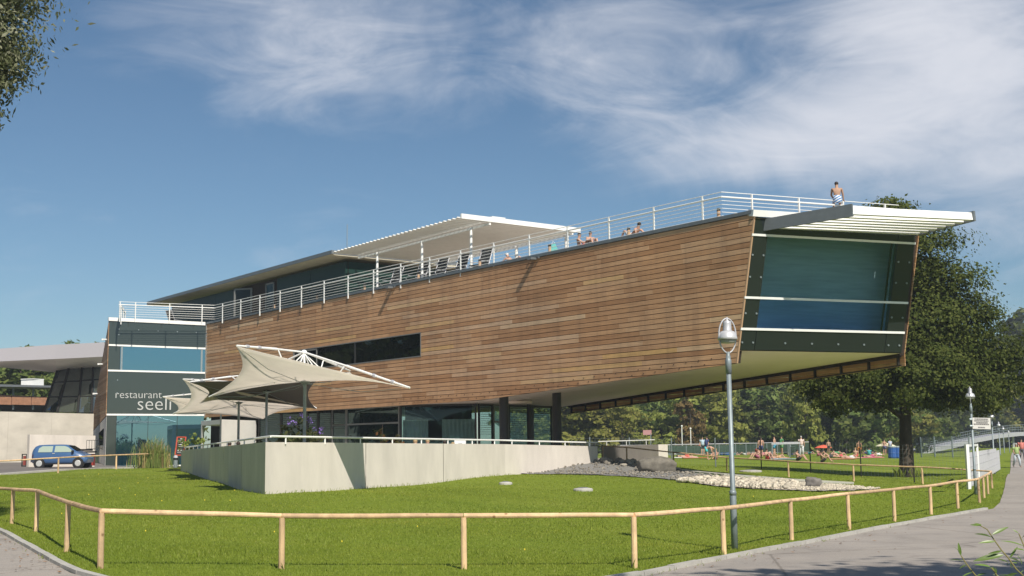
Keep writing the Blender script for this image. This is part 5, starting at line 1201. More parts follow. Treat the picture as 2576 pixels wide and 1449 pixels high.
def body_mesh(pose, fingers=False):
    P = POSES[pose]; vs, es, rs = [], [], []
    def v(p, r, par=None):
        vs.append(p); rs.append(r)
        if par is not None: es.append((par, len(vs) - 1))
        return len(vs) - 1
    pel = v(P['pel'], (.15, .105)); ch = v(P['ch'], (.155, .10), pel); nk = v(P['nk'], (.058, .058), ch); hd = v(P['hd'], (.078, .092), nk); v(P['tp'], (.07, .078), hd)
    def sd(k, s):
        q = P[k]
        if isinstance(q[0], tuple): return q[0] if s > 0 else q[1]
        return (q[0] * s, q[1], q[2])
    for s in (1, -1):
        a = v(sd('sh', s), (.062, .062), ch); a = v(sd('el', s), (.043, .043), a); a = v(sd('wr', s), (.03, .03), a); h = v(sd('ha', s), (.034, .022), a)
        if fingers:
            hv = Vector(sd('ha', s)); wv = Vector(sd('wr', s)); d = (hv - wv).normalized(); c = d.cross(V(0, 0, 1)).normalized()
            for k, (o_, L) in enumerate(((-.03, .075), (-.01, .09), (.012, .085), (.032, .065))):
                f1 = v(tuple(hv + d * L * .5 + c * o_), (.010, .010), h); v(tuple(hv + d * L + c * o_ - V(0, 0, .015)), (.008, .008), f1)
            f1 = v(tuple(wv + d * .05 + c * (-.045 * s)), (.011, .011), h); v(tuple(wv + d * .085 + c * (-.055 * s)), (.009, .009), f1)
        b = v(sd('hip', s), (.092, .092), pel); b = v(sd('kn', s), (.062, .062), b); b = v(sd('an', s), (.04, .04), b); v(sd('to', s), (.042, .026), b)
    me = bpy.data.meshes.new('body'); me.from_pydata(vs, es, []); ob = bpy.data.objects.new('tmp', me); COL.objects.link(ob)
    ob.modifiers.new('skin', 'SKIN'); sub = ob.modifiers.new('sub', 'SUBSURF'); sub.levels = 2 if fingers else 1
    sv = me.skin_vertices[0].data
    for d, r in zip(sv, rs): d.radius = r
    sv[0].use_root = True
    bpy.context.view_layer.update(); dg = bpy.context.evaluated_depsgraph_get()
    out = bpy.data.meshes.new_from_object(ob.evaluated_get(dg)); bpy.data.objects.remove(ob)
    for p in out.polygons: p.use_smooth = True
    out.materials.clear(); return out
BODY = {k: body_mesh(k) for k in POSES if k != 'rail'}; BODY['rail'] = body_mesh('rail', True)
def person(p, pose, rz, label, skin=0, hair=0, low=None, top=None, group=None, s=1.0, hat=None):
    """one figure: body, hair and what it wears"""
    P = POSES[pose]; t = thing('person', p, label, 'person', group); t.rotation_euler = (0, 0, rz); t.scale = (s, s, s)
    me = BODY[pose]; b = link('body', me, None, t)
    if not me.materials: me.materials.append(None)
    b.material_slots[0].link = 'OBJECT'; b.material_slots[0].material = SKIN[skin]
    hd, tp = Vector(P['hd']), Vector(P['tp']); ax = (tp - hd).normalized(); c = lerp(hd, tp, .55)
    back = V(0, .02, 0) if pose not in ('lie', 'bend') else V(0, 0, -.01)
    mb = MB(); mb.ball(c + back, .088, .100, .088, 10, 6); link('hair' if not hat else 'cap', mb.mesh('hair', (0, 0, 0), True), hat or (HAIR, HAIRL, HAIRG)[hair], t)
    pel, ch = Vector(P['pel']), Vector(P['ch'])
    if low:
        mb = MB(); mb.tube([pel + (ch - pel) * .22, pel + (ch - pel) * -.05, pel - (ch - pel).normalized() * .10], [.155, .175, .15], 12)
        for sg in (1, -1):
            h = P['hip']; k = P['kn']; k = (k[0] if sg > 0 else k[1]) if isinstance(k[0], tuple) else (k[0] * sg, k[1], k[2]); h = (h[0] * sg, h[1], h[2])
            e = .95 if (low[1] == 'long') else .55
            q = [h, lerp(h, k, e)]; rr = [.108, .092]
            if low[1] == 'long':
                a = P['an']; a = (a[0] if sg > 0 else a[1]) if isinstance(a[0], tuple) else (a[0] * sg, a[1], a[2]); q.append(lerp(k, a, .95)); rr = [.108, .082, .066]
            mb.tube(q, rr, 9)
        link('trousers' if low[1] == 'long' else 'shorts', mb.mesh('shorts', (0, 0, 0), True), cloth(low[0]), t)
    if top:
        mb = MB(); nk = Vector(P['nk']); mb.tube([pel - (ch - pel) * .05, lerp(pel, ch, .5), ch, lerp(ch, nk, .62), lerp(ch, nk, .9)], [.168, .165, .185, .155, .08], 12)
        for sg in (1, -1):
            sh = P['sh']; e = P['el']; e = (e[0] if sg > 0 else e[1]) if isinstance(e[0], tuple) else (e[0] * sg, e[1], e[2]); sh = (sh[0] * sg, sh[1], sh[2])
            mb.tube([lerp(ch, sh, .6), sh, lerp(sh, e, .6)], [.07, .078, .06], 8)
        link('shirt', mb.mesh('shirt', (0, 0, 0), True), cloth(top), t)
    return t
# man sitting on the railing at the bow, towel round his hips
pm = Wpl(2106, 508, q2, q3)
man = person(pm + V(0, -.02, .02), 'rail', R(168), 'bare-backed man with a blue and white towel sitting on the railing at the bow', 0, 0)
mb = MB(); mb.tube([(0, .04, .24), (0, .04, .14), (0, 0, .02), (0, -.02, -.06)], [.165, .185, .20, .19], 14); tw_ = mb.mesh('towel', (0, 0, 0), True)
def mat_towel():
    m = bpy.data.materials.new('striped_towel'); m.use_nodes = True; t = NT(m.node_tree); b = t.t.nodes['Principled BSDF']
    tcn = t.n('ShaderNodeTexCoord'); sp = t.n('ShaderNodeSeparateXYZ'); t.put(sp.inputs[0], tcn.outputs['Object'])
    f = t.m('FRACT', t.m('MULTIPLY', t.m('ADD', sp.outputs[2], t.m('MULTIPLY', sp.outputs[0], .55)), 9.0))
    t.put(b.inputs['Base Color'], t.mix(t.m('GREATER_THAN', f, .5), (.05, .20, .50), (.75, .77, .78))); b.inputs['Roughness'].default_value = .9; return m
link('towel', tw_, mat_towel(), man)
# sunbathers on the roof terrace
def deckp(px, o_=-1.3, z=ZT - .3):
    a = A2 + nF * o_; b = B2 + nF * o_; r_ = Wpl(px, 600, a, b); return V(r_.x, r_.y, z)
af = math.atan2(dF.y, dF.x)
person(deckp(1290, -1.2, ZT + .05), 'recline', af + 1.57, 'sunbather in a white cap lying at the railing beside the black deck chairs', 2, 0, ((.05, .05, .06), 'short'), hat=M_WHITE)
person(deckp(1462, -1.2, ZT + .08), 'sit', af + 2.2, 'sunbather with dark hair sitting with bent back at the railing, left of the pair', 2, 0, ((.4, .05, .04), 'short'))
person(deckp(1487, -1.4, ZT + .12), 'sit', af + 1.2, 'bare-backed sunbather sitting upright at the railing, right of the pair', 2, 0, ((.03, .03, .03), 'short'))
person(deckp(1590, -1.15, ZT + .15), 'recline', af - 1.6, 'sunbather lying with bare legs nearest the bow corner of the railing', 2, 0, ((.6, .6, .6), 'short'))
p = deckp(1396, -1.1, ZT - .05); t = thing('beach_bag', p, 'turquoise cloth bag standing at the railing of the roof terrace', 'bag')
MB().hexa([p + V(-.3, -.12, 0), p + V(.3, -.12, 0), p + V(.3, .12, 0), p + V(-.3, .12, 0)], [p + V(-.16, -.03, .70), p + V(.0, -.03, .74), p + V(.0, .03, .74), p + V(-.16, .03, .70)]).build('bag', cloth((.12, .42, .40)), t)
mb = MB(); mb.tube([p + V(-.16, 0, .7), p + V(-.1, 0, .85), p + V(.0, 0, .72)], .012, 5); mb.build('handle', M_WHITE, t)
# black deck chairs
def deck_chair(p, rz, label):
    t = thing('deck_chair', p, label, 'deck chair', 'black deck chairs on the roof terrace'); t.rotation_euler = (0, 0, rz); t.scale = (1.2, 1.2, 1.32)
    o0 = V(0, 0, 0)
    mb = MB(); mb.hexa([(-.30, .15, .42), (.30, .15, .42), (.30, .17, .42), (-.30, .17, .42)], [(-.30, .50, 1.22), (.30, .50, 1.22), (.30, .52, 1.22), (-.30, .52, 1.22)]); link('backrest', mb.mesh('backrest', o0), mat('black_sling', (.020, .022, .022), .8), t)
    mb = MB(); mb.hexa([(-.30, -.42, .46), (.30, -.42, .46), (.30, .15, .40), (-.30, .15, .40)], [(-.30, -.42, .48), (.30, -.42, .48), (.30, .15, .42), (-.30, .15, .42)]); link('seat', mb.mesh('seat', o0), mat('black_sling', (0, 0, 0)), t)
    for x in (-.33, .33):
        mb = MB(); mb.tube([(x, .53, 1.26), (x, .0, .02)], .018, 6); mb.tube([(x, -.45, .47), (x, .42, .02)], .018, 6); mb.tube([(x, -.3, .62), (x, .3, .66)], .018, 6); link('leg', mb.mesh('leg', o0), M_ALU, t)
for px, lb in ((985, 'farthest left, at the pergola post'), (1050, 'second from the left'), (1098, 'in the middle of the row'), (1150, 'second from the right'), (1207, 'farthest right, nearest the reclining sunbather')):
    deck_chair(deckp(px, -1.5, ZT - .2), af + .2, 'black sling deck chair ' + lb)
deck_chair(V(*lerp(q0, q1, .18).xy, ZT - .3) + V(.2, 9.0, 0), 2.4, 'black sling deck chair alone behind the railing of the left block')
# guests on the terrace
def guest(px, d, label, rz, **k):
    p = Wd(px, 1110, d); person(V(p.x, p.y, ZF + .05), 'chair', rz, label, **k)
    t = thing('chair', (p.x, p.y, ZF + .05), 'chair under the ' + label, 'chair', 'terrace chairs'); t.rotation_euler = (0, 0, rz)
    mb = MB(); mb.box((0, 0, .40), .46, .46, .04); link('seat', mb.mesh('seat'), M_WHITE, t)
    mb = MB(); mb.box((0, .24, .44), .44, .04, .36); link('backrest', mb.mesh('backrest'), M_WHITE, t)
    for x in (-.2, .2):
        for y in (-.2, .2): mb = MB(); mb.tube([(x, y, 0), (x, y, .4)], .018, 6); link('leg', mb.mesh('leg'), M_GALV, t)
guest(577, 51, 'dark-haired guest in red at the left parapet', R(200), top=(.35, .05, .04), skin=0)
guest(601, 50.5, 'dark-haired guest in dark red beside the left parasol pole', R(170), top=(.16, .02, .02), skin=0)
guest(1047, 49.2, 'fair guest in white at the front parapet', R(150), top=(.7, .7, .7), hair=1, skin=1)
guest(1076, 49.6, 'blond guest in pale blue at the front parapet', R(10), top=(.45, .55, .75), hair=1, skin=2)
guest(1118, 50.6, 'guest with dark hair sitting low between two others', R(190), top=(.25, .1, .06), skin=0, s=.96)
guest(1142, 51.0, 'small blond child at the front parapet', R(60), top=(.6, .45, .2), hair=1, skin=1, s=.9)
p = Wd(1157, 1110, 51.5); t = thing('chair', (p.x, p.y, ZF + .05), 'empty white plastic chair with a slot in its back at the parapet', 'chair')
o0 = V(p.x, p.y, ZF + .05)
mb = MB(); mb.box(o0 + V(-.16, .2, .45), .16, .05, .82); mb.box(o0 + V(.16, .2, .45), .16, .05, .82); mb.box(o0 + V(0, .2, 1.08), .16, .05, .19); mb.box(o0 + V(0, .2, .45), .16, .05, .4); mb.build('backrest', M_WHITE, t)
mb = MB(); mb.box(o0 + V(0, -.02, .42), .5, .46, .05); mb.build('seat', M_WHITE, t)
for x in (-.2, .2):
    for y in (-.2, .2): MB().tube([o0 + V(x, y, 0), o0 + V(x, y, .42)], .02, 6).build('leg', M_WHITE, t)

# ================================================================== THE SUNBATHING LAWN
def gp(px, py, lift=.0): p = Wg(px, py); return p + V(0, 0, lift)
crowd = [
 (1768, 1148, 'stand', 20, 1, 0, ((.05, .06, .08), 'short'), (.40, .52, .62), 'woman in a pale blue top standing left of the lamp post'),
 (1781, 1157, 'bend', 70, 2, 1, ((.06, .45, .48), 'short'), None, 'bather in turquoise trunks bending over'),
 (1800, 1156, 'sit', -40, 2, 1, ((.7, .3, .35), 'short'), None, 'bather with pink towel sitting beside the bending one'),
 (1915, 1153, 'stand', 190, 2, 0, ((.04, .06, .16), 'short'), None, 'tall bather in navy shorts standing on the lawn'),
 (1949, 1149, 'stand', 240, 2, 0, ((.05, .25, .38), 'short'), None, 'bather in teal trunks standing before the white fence'),
 (2017, 1150, 'stand', 160, 1, 2, ((.6, .6, .6), 'long'), (.70, .55, .50), 'man in pale pink shirt and white trousers at the turnstile'),
 (2009, 1159, 'sit', 60, 2, 0, ((.03, .03, .03), 'short'), None, 'bather sitting with drawn-up knees in front of the turnstile'),
 (2071, 1163, 'sit', 70, 0, 0, ((.02, .02, .02), 'short'), None, 'dark-haired bather sitting nearest the rail fence'),
 (2086, 1152, 'recline', 100, 2, 0, ((.05, .05, .05), 'short'), None, 'bather lying on one elbow in the middle group'),
 (2112, 1152, 'recline', 80, 2, 0, ((.5, .1, .1), 'short'), None, 'bather in red trunks lying in the middle group'),
 (2139, 1155, 'lie', 100, 2, 1, ((.6, .6, .6), 'short'), None, 'bather lying with raised knee at the right of the middle group'),
 (1931, 1156, 'sit', 20, 2, 0, ((.5, .05, .05), 'short'), None, 'bather in red trunks sitting behind the lamp post'),
 (1905, 1154, 'sit', -60, 2, 0, ((.4, .1, .2), 'short'), None, 'bather sitting at the feet of the tall one in navy'),
 (1955, 1155, 'lie', 85, 2, 1, ((.5, .3, .15), 'short'), None, 'bather lying flat right of the one in teal'),
 (1893, 1143, 'sit', 30, 1, 1, ((.1, .2, .5), 'short'), (.55, .55, .3), 'bather in a yellowish shirt sitting at the pool edge'),
 (1725, 1152, 'lie', 95, 2, 0, ((.55, .12, .08), 'short'), None, 'bather lying on a white towel near the end wall'),
 (1694, 1142, 'sit', -30, 2, 0, ((.2, .25, .5), 'short'), None, 'bather sitting by the pool edge beside the end wall'),
 (1742, 1142, 'recline', 40, 2, 1, ((.5, .2, .15), 'short'), None, 'bather reclining between the red loungers'),
 (1812, 1140, 'recline', -60, 1, 0, ((.5, .5, .5), 'short'), None, 'bather reclining in front of the blue barrels'),
 (2191, 1152, 'lie', 100, 2, 0, ((.5, .1, .2), 'short'), None, 'lone bather lying on a pink towel left of the big tree'),
 (2226, 1146, 'stand', 150, 2, 0, ((.1, .1, .2), 'short'), None, 'bather in dark trunks standing left of the blue barrels by the tree'),
 (2240, 1143, 'stand', 200, 1, 0, ((.1, .15, .4), 'short'), (.45, .48, .6), 'bather in a grey-blue shirt standing at the blue barrels by the tree'),
 (2143, 1139, 'sit', 10, 2, 0, ((.5, .5, .5), 'short'), (.6, .55, .5), 'bather in white sitting under the yellow parasol'),
 (2118, 1138, 'sit', 60, 1, 0, ((.1, .35, .35), 'short'), (.2, .5, .45), 'bather in green sitting left of the yellow parasol'),
]
for px, py, pose, rz, sk, hr, low, top, lb in crowd:
    person(gp(px, py), pose, R(rz), lb, sk, hr, low, top, 'bathers on the sunbathing lawn')
tones = [('red', (.5, .06, .05)), ('navy', (.04, .06, .18)), ('white', (.65, .65, .62)), ('orange', (.6, .22, .06)), ('turquoise', (.06, .4, .42)), ('black', (.03, .03, .03)), ('pink', (.6, .2, .28)), ('green', (.1, .3, .12))]
spots_ = [('behind the near lamp post', 1835, 1880), ('by the pool edge left of the near lamp post', 1688, 1800), ('left of the turnstile', 1880, 1995), ('right of the turnstile', 2030, 2105), ('between the red parasol and the big tree', 2150, 2215)]
n_b = 0
for sn, x0_, x1_ in spots_:
    for pn, pose in (('sitting', 'sit'), ('reclining', 'recline'), ('lying', 'lie'), ('standing', 'stand'), ('sitting low', 'sit'), ('stretched out', 'lie')):
        tn, tc_ = tones[n_b % 8]; n_b += 1
        px_ = x0_ + (x1_ - x0_) * rnd.random(); py_ = rnd.uniform(1139, 1150)
        person(gp(px_, py_), pose, R(rnd.uniform(0, 360)), 'bather in %s %s %s' % (tn, pn, sn), rnd.choice((1, 2, 2, 0)), rnd.choice((0, 0, 1)), (tc_, 'short'), tc_ if rnd.random() < .3 else None, 'bathers on the sunbathing lawn')
# walkers on the path
person(gp(2559, 1178, .03), 'walk', R(5), 'man in a green shirt and pale trousers walking towards the camera on the path', 0, 2, ((.42, .46, .50), 'long'), (.32, .42, .16))
person(gp(2572, 1163, .03), 'walk', R(-5), 'walker in a red and white shirt farther along the path at the picture edge', 2, 0, ((.10, .10, .12), 'long'), (.55, .18, .15))
# towels
for px, py, c, lb in ((1725, 1152.5, (.72, .70, .66), 'white towel on the grass near the end wall'), (1748, 1153.5, (.50, .10, .06), 'red towel on the grass near the end wall'), (2191, 1152.5, (.6, .15, .22), 'pink towel left of the big tree'), (1968, 1156, (.35, .5, .6), 'pale blue towel on the lawn'), (2120, 1156, (.55, .25, .15), 'orange towel in the middle group')):
    p = gp(px, py, .03); t = MB(); t.hexa([p + V(-1.0, -.4, 0), p + V(1.0, -.4, 0), p + V(1.0, .4, 0), p + V(-1.0, .4, 0)], [p + V(-.98, -.4, .03), p + V(.98, -.4, .05), p + V(1.0, .4, .03), p + V(-1.0, .4, .06)])
    tag(t.build('towel', cloth(c), origin=p), lb, 'towel')
# loungers, barrels, parasols
def lounger(px, py, c, lb):
    p = gp(px, py); t = thing('beach_lounger', p, lb, 'beach lounger'); m = cloth(c)
    MB().hexa([p + V(-.5, .0, .40), p + V(.5, .0, .40), p + V(.5, .1, .40), p + V(-.5, .1, .40)], [p + V(-.5, .5, 1.35), p + V(.5, .5, 1.35), p + V(.5, .6, 1.35), p + V(-.5, .6, 1.35)]).build('backrest', m, t)
    MB().box(p + V(0, -.45, .36), 1.0, 1.1, .07).build('seat', m, t)
    for x in (-.4, .4):
        for y in (-.8, .1): MB().tube([p + V(x, y, 0), p + V(x, y, .36)], .03, 6).build('leg', M_WHITE, t)
lounger(1713, 1144, (.55, .13, .14), 'red and white beach lounger left of two others'); lounger(1733, 1144, (.60, .20, .15), 'faded red beach lounger between two others'); lounger(1756, 1144, (.60, .06, .07), 'bright red beach lounger right of two others')
def barrel(px, py, lb):
    p = gp(px, py); t = thing('waste_barrel', p, lb, 'barrel', 'blue waste barrels on the lawn')
    MB().lathe([(.34, 0), (.38, .1), (.38, .42), (.40, .45), (.38, .48), (.38, .85), (.36, .92)], p, 14).build('body', mat('barrel_blue', (.02, .09, .32), .5), t)
    MB().lathe([(.40, .90), (.40, .97), (.3, 1.0)], p, 14).build('rim', mat('barrel_rim', (.35, .40, .38), .6), t)
barrel(1818, 1145, 'blue waste barrel left of the near lamp post'); barrel(1829, 1145, 'blue waste barrel directly beside the near lamp post'); barrel(2246, 1153, 'left blue waste barrel before the big trunk'); barrel(2258, 1153, 'blue waste barrel half behind the big trunk')
def sunshade(px, py, top_y, c, lb, r=1.1):
    p = gp(px, py); d = p.y; z = Wd(px, top_y, d).z; t = thing('beach_parasol', p, lb, 'parasol')
    MB().tube([p, V(p.x, p.y, z)], .03, 6).build('pole', M_WHITE, t)
    q = V(p.x, p.y, z); MB().lathe([(r, -.38), (r * .7, -.2), (r * .3, -.05), (.03, 0)], q, 12).build('canopy', cloth(c), t); return t
sunshade(2072, 1142, 1119, (.75, .13, .07), 'red beach parasol behind the middle group'); sunshade(2148, 1140, 1117, (.75, .66, .25), 'yellow and white beach parasol left of the trunk')
sunshade(2229, 1142, 1114, (.70, .66, .45), 'pale yellow beach parasol beside the big trunk', 1.2)
# flags and masts far behind
for px, yb, yt, d, lb in ((1716, 1120, 1072, 150, 'taller of two thin white masts in front of the wood'), (1738, 1119, 1078, 150, 'shorter of two thin white masts in front of the wood')):
    a, b = Wd(px, yb, d), Wd(px - 1, yt, d); t = thing('mast', a, lb, 'mast'); MB().tube([a - V(0, 0, .8), b], .05, 6).build('pole', M_WHITE, t); MB().ball(b, .12, .12, .12, 8, 5).build('tip', M_WHITE, t)
a, b = Wd(1637, 1135, 160), Wd(1637, 1090, 160); t = thing('information_sign', a, 'small reddish board on a post at the edge of the wood', 'sign'); MB().tube([a, b], .06, 6).build('post', M_GALV, t); MB().box(b - V(.45, 0, .2), 1.1, .06, .62).build('board', mat('sign_pinkish', (.40, .20, .20), .6), t)
# pool edge, pool fence, turnstile
pe = MB(); pl = [gp(1600, 1147), gp(1668, 1145), gp(1760, 1143), gp(1850, 1141.5), gp(2000, 1137)]
for a, b in zip(pl, pl[1:]): pe.hexa([V(a.x, a.y, a.z - .1), V(b.x, b.y, b.z - .1), V(b.x + .3, b.y + 4, b.z - .1), V(a.x + .3, a.y + 4, a.z - .1)], [V(a.x, a.y, a.z + .30), V(b.x, b.y, b.z + .30), V(b.x + .3, b.y + 4, b.z + .30), V(a.x + .3, a.y + 4, a.z + .30)])
tag(pe.build('pool_deck', M_WHITE2), kind='structure')
pf = thing('pool_fence', Wd(1800, 1140, 138), 'low fence with a white top rail behind the pool edge', 'fence')
fa, fz = [Wd(1560, 1121, 138), Wd(1850, 1116, 138), Wd(2035, 1112, 136)], []
for a, b in zip(fa, fa[1:]):
    MB().tube([a, b], .055, 6).build('rail', M_ALU, pf); MB().tube([a - V(0, 0, 1.05), b - V(0, 0, 1.05)], .035, 6).build('rail', M_GALV, pf)
    for k in range(7): p = lerp(a, b, k / 7); MB().tube([p - V(0, 0, 1.5), p], .05, 6).build('post', M_GALV, pf)
    MB().prism([a - V(0, 0, .12), b - V(0, 0, .12), b - V(0, 0, .95), a - V(0, 0, .95)], V(0, .03, 0)).build('fence_panel', mat_glass('fence_glass', (.05, .08, .06), .03), pf)
tg = thing('turnstile_gate', gp(1998, 1151), 'turnstile gate in a galvanised frame at the edge of the lawn', 'gate')
dt = gp(1998, 1151).y
for px in (1942, 1987, 2011): MB().tube([Wd(px, 1152, dt), Wd(px, 1116, dt)], .08, 8).build('post', M_GALV, tg)
MB().beam(Wd(1940, 1116, dt), Wd(2012, 1114.5, dt), .18, .16).build('lintel', M_ALU, tg)
for k in range(7):
    z0 = Wd(1990, 1148 - k * 4, dt); MB().tube([Wd(1988, 1148 - k * 4, dt), Wd(2000, 1148.5 - k * 4, dt - .6)], .03, 6).build('arm', M_GALV, tg)

# ---- mesh fence from the terrace end to the path
MF = [(1384, 1152, 80), (1484, 1152, 80), (1584, 1152, 80), (1690, 1156, 80), (1800, 1160, 76), (1915, 1163, 72), (2039, 1170, 68), (2166, 1181, 63), (2300, 1204, 58), (2438, 1233, 52.5)]
mfp = [gz(Wd(*m), 0) for m in MF]; mf = thing('mesh_fence', mfp[5], 'tall wire mesh fence on slim posts between the rail fence and the sunbathing lawn', 'fence')
MFH = 1.78
for i, p in enumerate(mfp): MB().tube([p - V(0, 0, .2), p + V(0, 0, MFH)], .045 if i < 5 else .032, 8).build('post', M_GALV if i < 5 else M_DARK, mf)
wr = MB()
for a, b in zip(mfp, mfp[1:]):
    for k in range(9): wr.tube([a + V(0, 0, .1 + k * .2), b + V(0, 0, .1 + k * .2)], .0045, 4)
    L = (b - a).length
    for k in range(int(L / .35)): q = lerp(a, b, k * .35 / L); wr.tube([q + V(0, 0, .1), q + V(0, 0, 1.7)], .003, 4)
tag(wr.build('wire_mesh', M_GALV, mf), kind='stuff')
# second mesh fence with galvanised posts, in front of the footbridge
sf = thing('mesh_fence', gp(2380, 1150), 'mesh fence with galvanised posts right of the big tree, before the footbridge', 'fence')
sp_ = [Wd(2318, 1151, 108), Wd(2352, 1150, 106), Wd(2397, 1151, 102), Wd(2440, 1152, 99)]; wr = MB()
for p in sp_: MB().tube([p, p + V(0, 0, 1.75)], .06, 8).build('post', M_GALV, sf)
for a, b in zip(sp_, sp_[1:]):
    for k in range(9): wr.tube([a + V(0, 0, .1 + k * .2), b + V(0, 0, .1 + k * .2)], .012, 4)
    for k in range(12): q = lerp(a, b, k / 12); wr.tube([q + V(0, 0, .1), q + V(0, 0, 1.7)], .008, 4)
tag(wr.build('wire_mesh', M_GALV, sf), kind='stuff')
# white gate at the path end of the fence
wg = thing('white_gate', mfp[-1], 'tall white mesh gate beside the first path lamp', 'gate')
g0 = mfp[-1]; g1 = Wd(2516, 1175, 86); g1.z = ground(g1.x, g1.y)
hg = Wd(2438, 1118, 52.5).z - g0.z
gq = lerp(g0, g1, .22)
MB().beam(g0 - V(0, 0, .1), g0 + V(0, 0, hg), .20, .12, up=(1, 0, 0)).build('post', M_WHITE, wg)
MB().beam(gq - V(0, 0, .1), gq + V(0, 0, hg), .10, .10, up=(1, 0, 0)).build('post', M_WHITE, wg)
MB().beam(g0 + V(0, 0, hg - .05), gq + V(0, 0, hg - .05), .1, .1).build('top_bar', M_WHITE, wg)
wr = MB(); n_ = 130
for k in range(n_): q = lerp(g0, g1, (k + .5) / n_); hh = (hg - .35) * (1 if k < n_ * .85 else .9); wr.tube([q + V(0, 0, .05), q + V(0, 0, hh)], .017, 4)
for z in (.1, .5, .9, 1.3): wr.tube([g0 + V(0, 0, z), g1 + V(0, 0, z)], .02, 4)
tag(wr.build('mesh_bars', M_ALU, wg), kind='stuff')
# footbridge
fbm = thing('footbridge', Wd(2540, 1130, 240), 'grey footbridge rising in a curve above the path in the distance', 'bridge')
bp = [Wd(2300, 1138, 200), Wd(2370, 1124, 215), Wd(2440, 1108, 228), Wd(2500, 1097, 238), Wd(2550, 1092, 246), Wd(2620, 1090, 256), Wd(2700, 1092, 266)]
for a, b in zip(bp, bp[1:]): MB().beam(a, b + (b - a) * .01, 2.6, .75).build('deck', M_ALU, fbm)
for hgt in (.6, 1.0, 1.5): MB().tube([p + V(0, -1.2, hgt + .3) for p in bp], .04, 5).build('handrail', M_GALV, fbm)
rb = MB()
for a, b in zip(bp, bp[1:]):
    for k in range(12): q = lerp(a, b, k / 12) + V(0, -1.2, .3); rb.tube([q, q + V(0, 0, 1.5)], .03, 4)
tag(rb.build('railing_bars', M_GALV, fbm), kind='stuff')
for px, d in ((2548, 246), (2440, 228), (2640, 258)): a = Wd(px, 1098 if px > 2500 else 1112, d); MB().tube([V(a.x, a.y, -1), a], .25, 8).build('pier', M_ALU, fbm)

# ---- lamps
def lamp(p, label, rz=0.0, H=4.0, group='ring-headed lamps along the path', lean=0.0):
    t = thing('path_lamp', p, label, 'street lamp', group); t.rotation_euler = (0, lean, rz); o0 = V(0, 0, 0)
    def pt(mb, nm, m, par=t, sm=True):
        return link(nm, mb.mesh(nm, o0, sm), m, par)
    mb = MB(); mb.tube([(0, 0, -.2), (0, 0, .87), (0, 0, .90), (0, 0, 3.30)], [.058, .058, .045, .042], 16); pt(mb, 'pole', M_GALV)
    mb = MB(); mb.lathe([(.062, .84), (.062, .90), (.046, .93)], o0, 16); pt(mb, 'collar', M_GALV)
    mb = MB(); mb.lathe([(.055, 2.98), (.055, 3.22), (.046, 3.24), (.034, 3.26), (.034, 3.37)], o0, 14); pt(mb, 'sleeve', M_GALV)
    mb = MB(); n = 28
    ring = [V(.165 * math.sin(2 * math.pi * k / n), 0, 3.66 + .31 * math.cos(2 * math.pi * k / n)) for k in range(n + 1)]; mb.tube(ring, .0135, 8); pt(mb, 'ring', M_ALU)
    mb = MB(); mb.lathe([(.02, 3.99), (.02, 3.94), (.072, 3.91), (.075, 3.88), (.075, 3.76), (.085, 3.745)], o0, 18); pt(mb, 'housing', M_ALU)
    mb = MB(); mb.lathe([(.075, 3.75), (.12, 3.735), (.155, 3.69), (.172, 3.63), (.18, 3.585), (.17, 3.585), (.15, 3.63)], o0, 22); pt(mb, 'shade', mat('lamp_shade_aluminium', (.62, .62, .63), .35, .35))
    mb = MB(); mb.lathe([(.15, 3.60), (.145, 3.55), (.13, 3.53), (.06, 3.52)], o0, 18); pt(mb, 'glass', mat('lamp_diffuser', (.38, .39, .34), .3))
    return t
lamp(Wd(1848, 1368, 22), 'galvanised lamp with a bell shade in an upright ring, nearest, before the bow', .25, group='ring-headed lamps along the path')
LS_ = [((2455, 1240), 47, 'lamp standing behind the curve of the rail fence, with the notice board'), ((2503, 1193.6), 79, 'second path lamp, right behind the notice board'), ((2518, 1166), 119, 'third path lamp along the grass verge'), ((2527.7, 1151.5), 158, 'fourth path lamp along the grass verge'), ((2540.6, 1144.7), 200, 'farthest path lamp, below the footbridge')]
for (px, d_), dist, lb in LS_: lamp(Wd(px, d_, dist), lb, 1.2)
# notice board on the first path lamp
c = [Wd(2447, 1078.5, 46.9), Wd(2492.5, 1080, 47.6), Wd(2491.5, 1051.5, 47.6), Wd(2446, 1050.5, 46.9)]
nb = thing('notice_board', c[0], 'white notice board with lines of small dark text on the first path lamp', 'sign')
MB().prism(c, V(0, .03, 0)).build('board', mat('notice_board_white', (.62, .60, .57), .5), nb)
tx = MB()
for k, (a_, b_) in enumerate(((.12, .86), (.10, .88), (.20, .84), (.06, .92), (.30, .68))):
    v = (.88, .72, .56, .42, .14)[k]; l, r_ = lerp(c[0], c[3], v), lerp(c[1], c[2], v); x = a_
    while x < b_:
        w_ = rnd.uniform(.03, .10); tx.beam(lerp(l, r_, x) - V(0, .006, 0), lerp(l, r_, min(x + w_, b_)) - V(0, .006, 0), .004, .045); x += w_ + .02
tx.build('text_lines', mat('notice_text', (.16, .15, .15), .6), nb)
for z in (.1, .35): a = c[0] + V(-.02, .05, z); MB().tube([a - V(.07, 0, 0), a + V(.05, 0, 0)], .05, 8).build('bracket', M_GALV, nb)

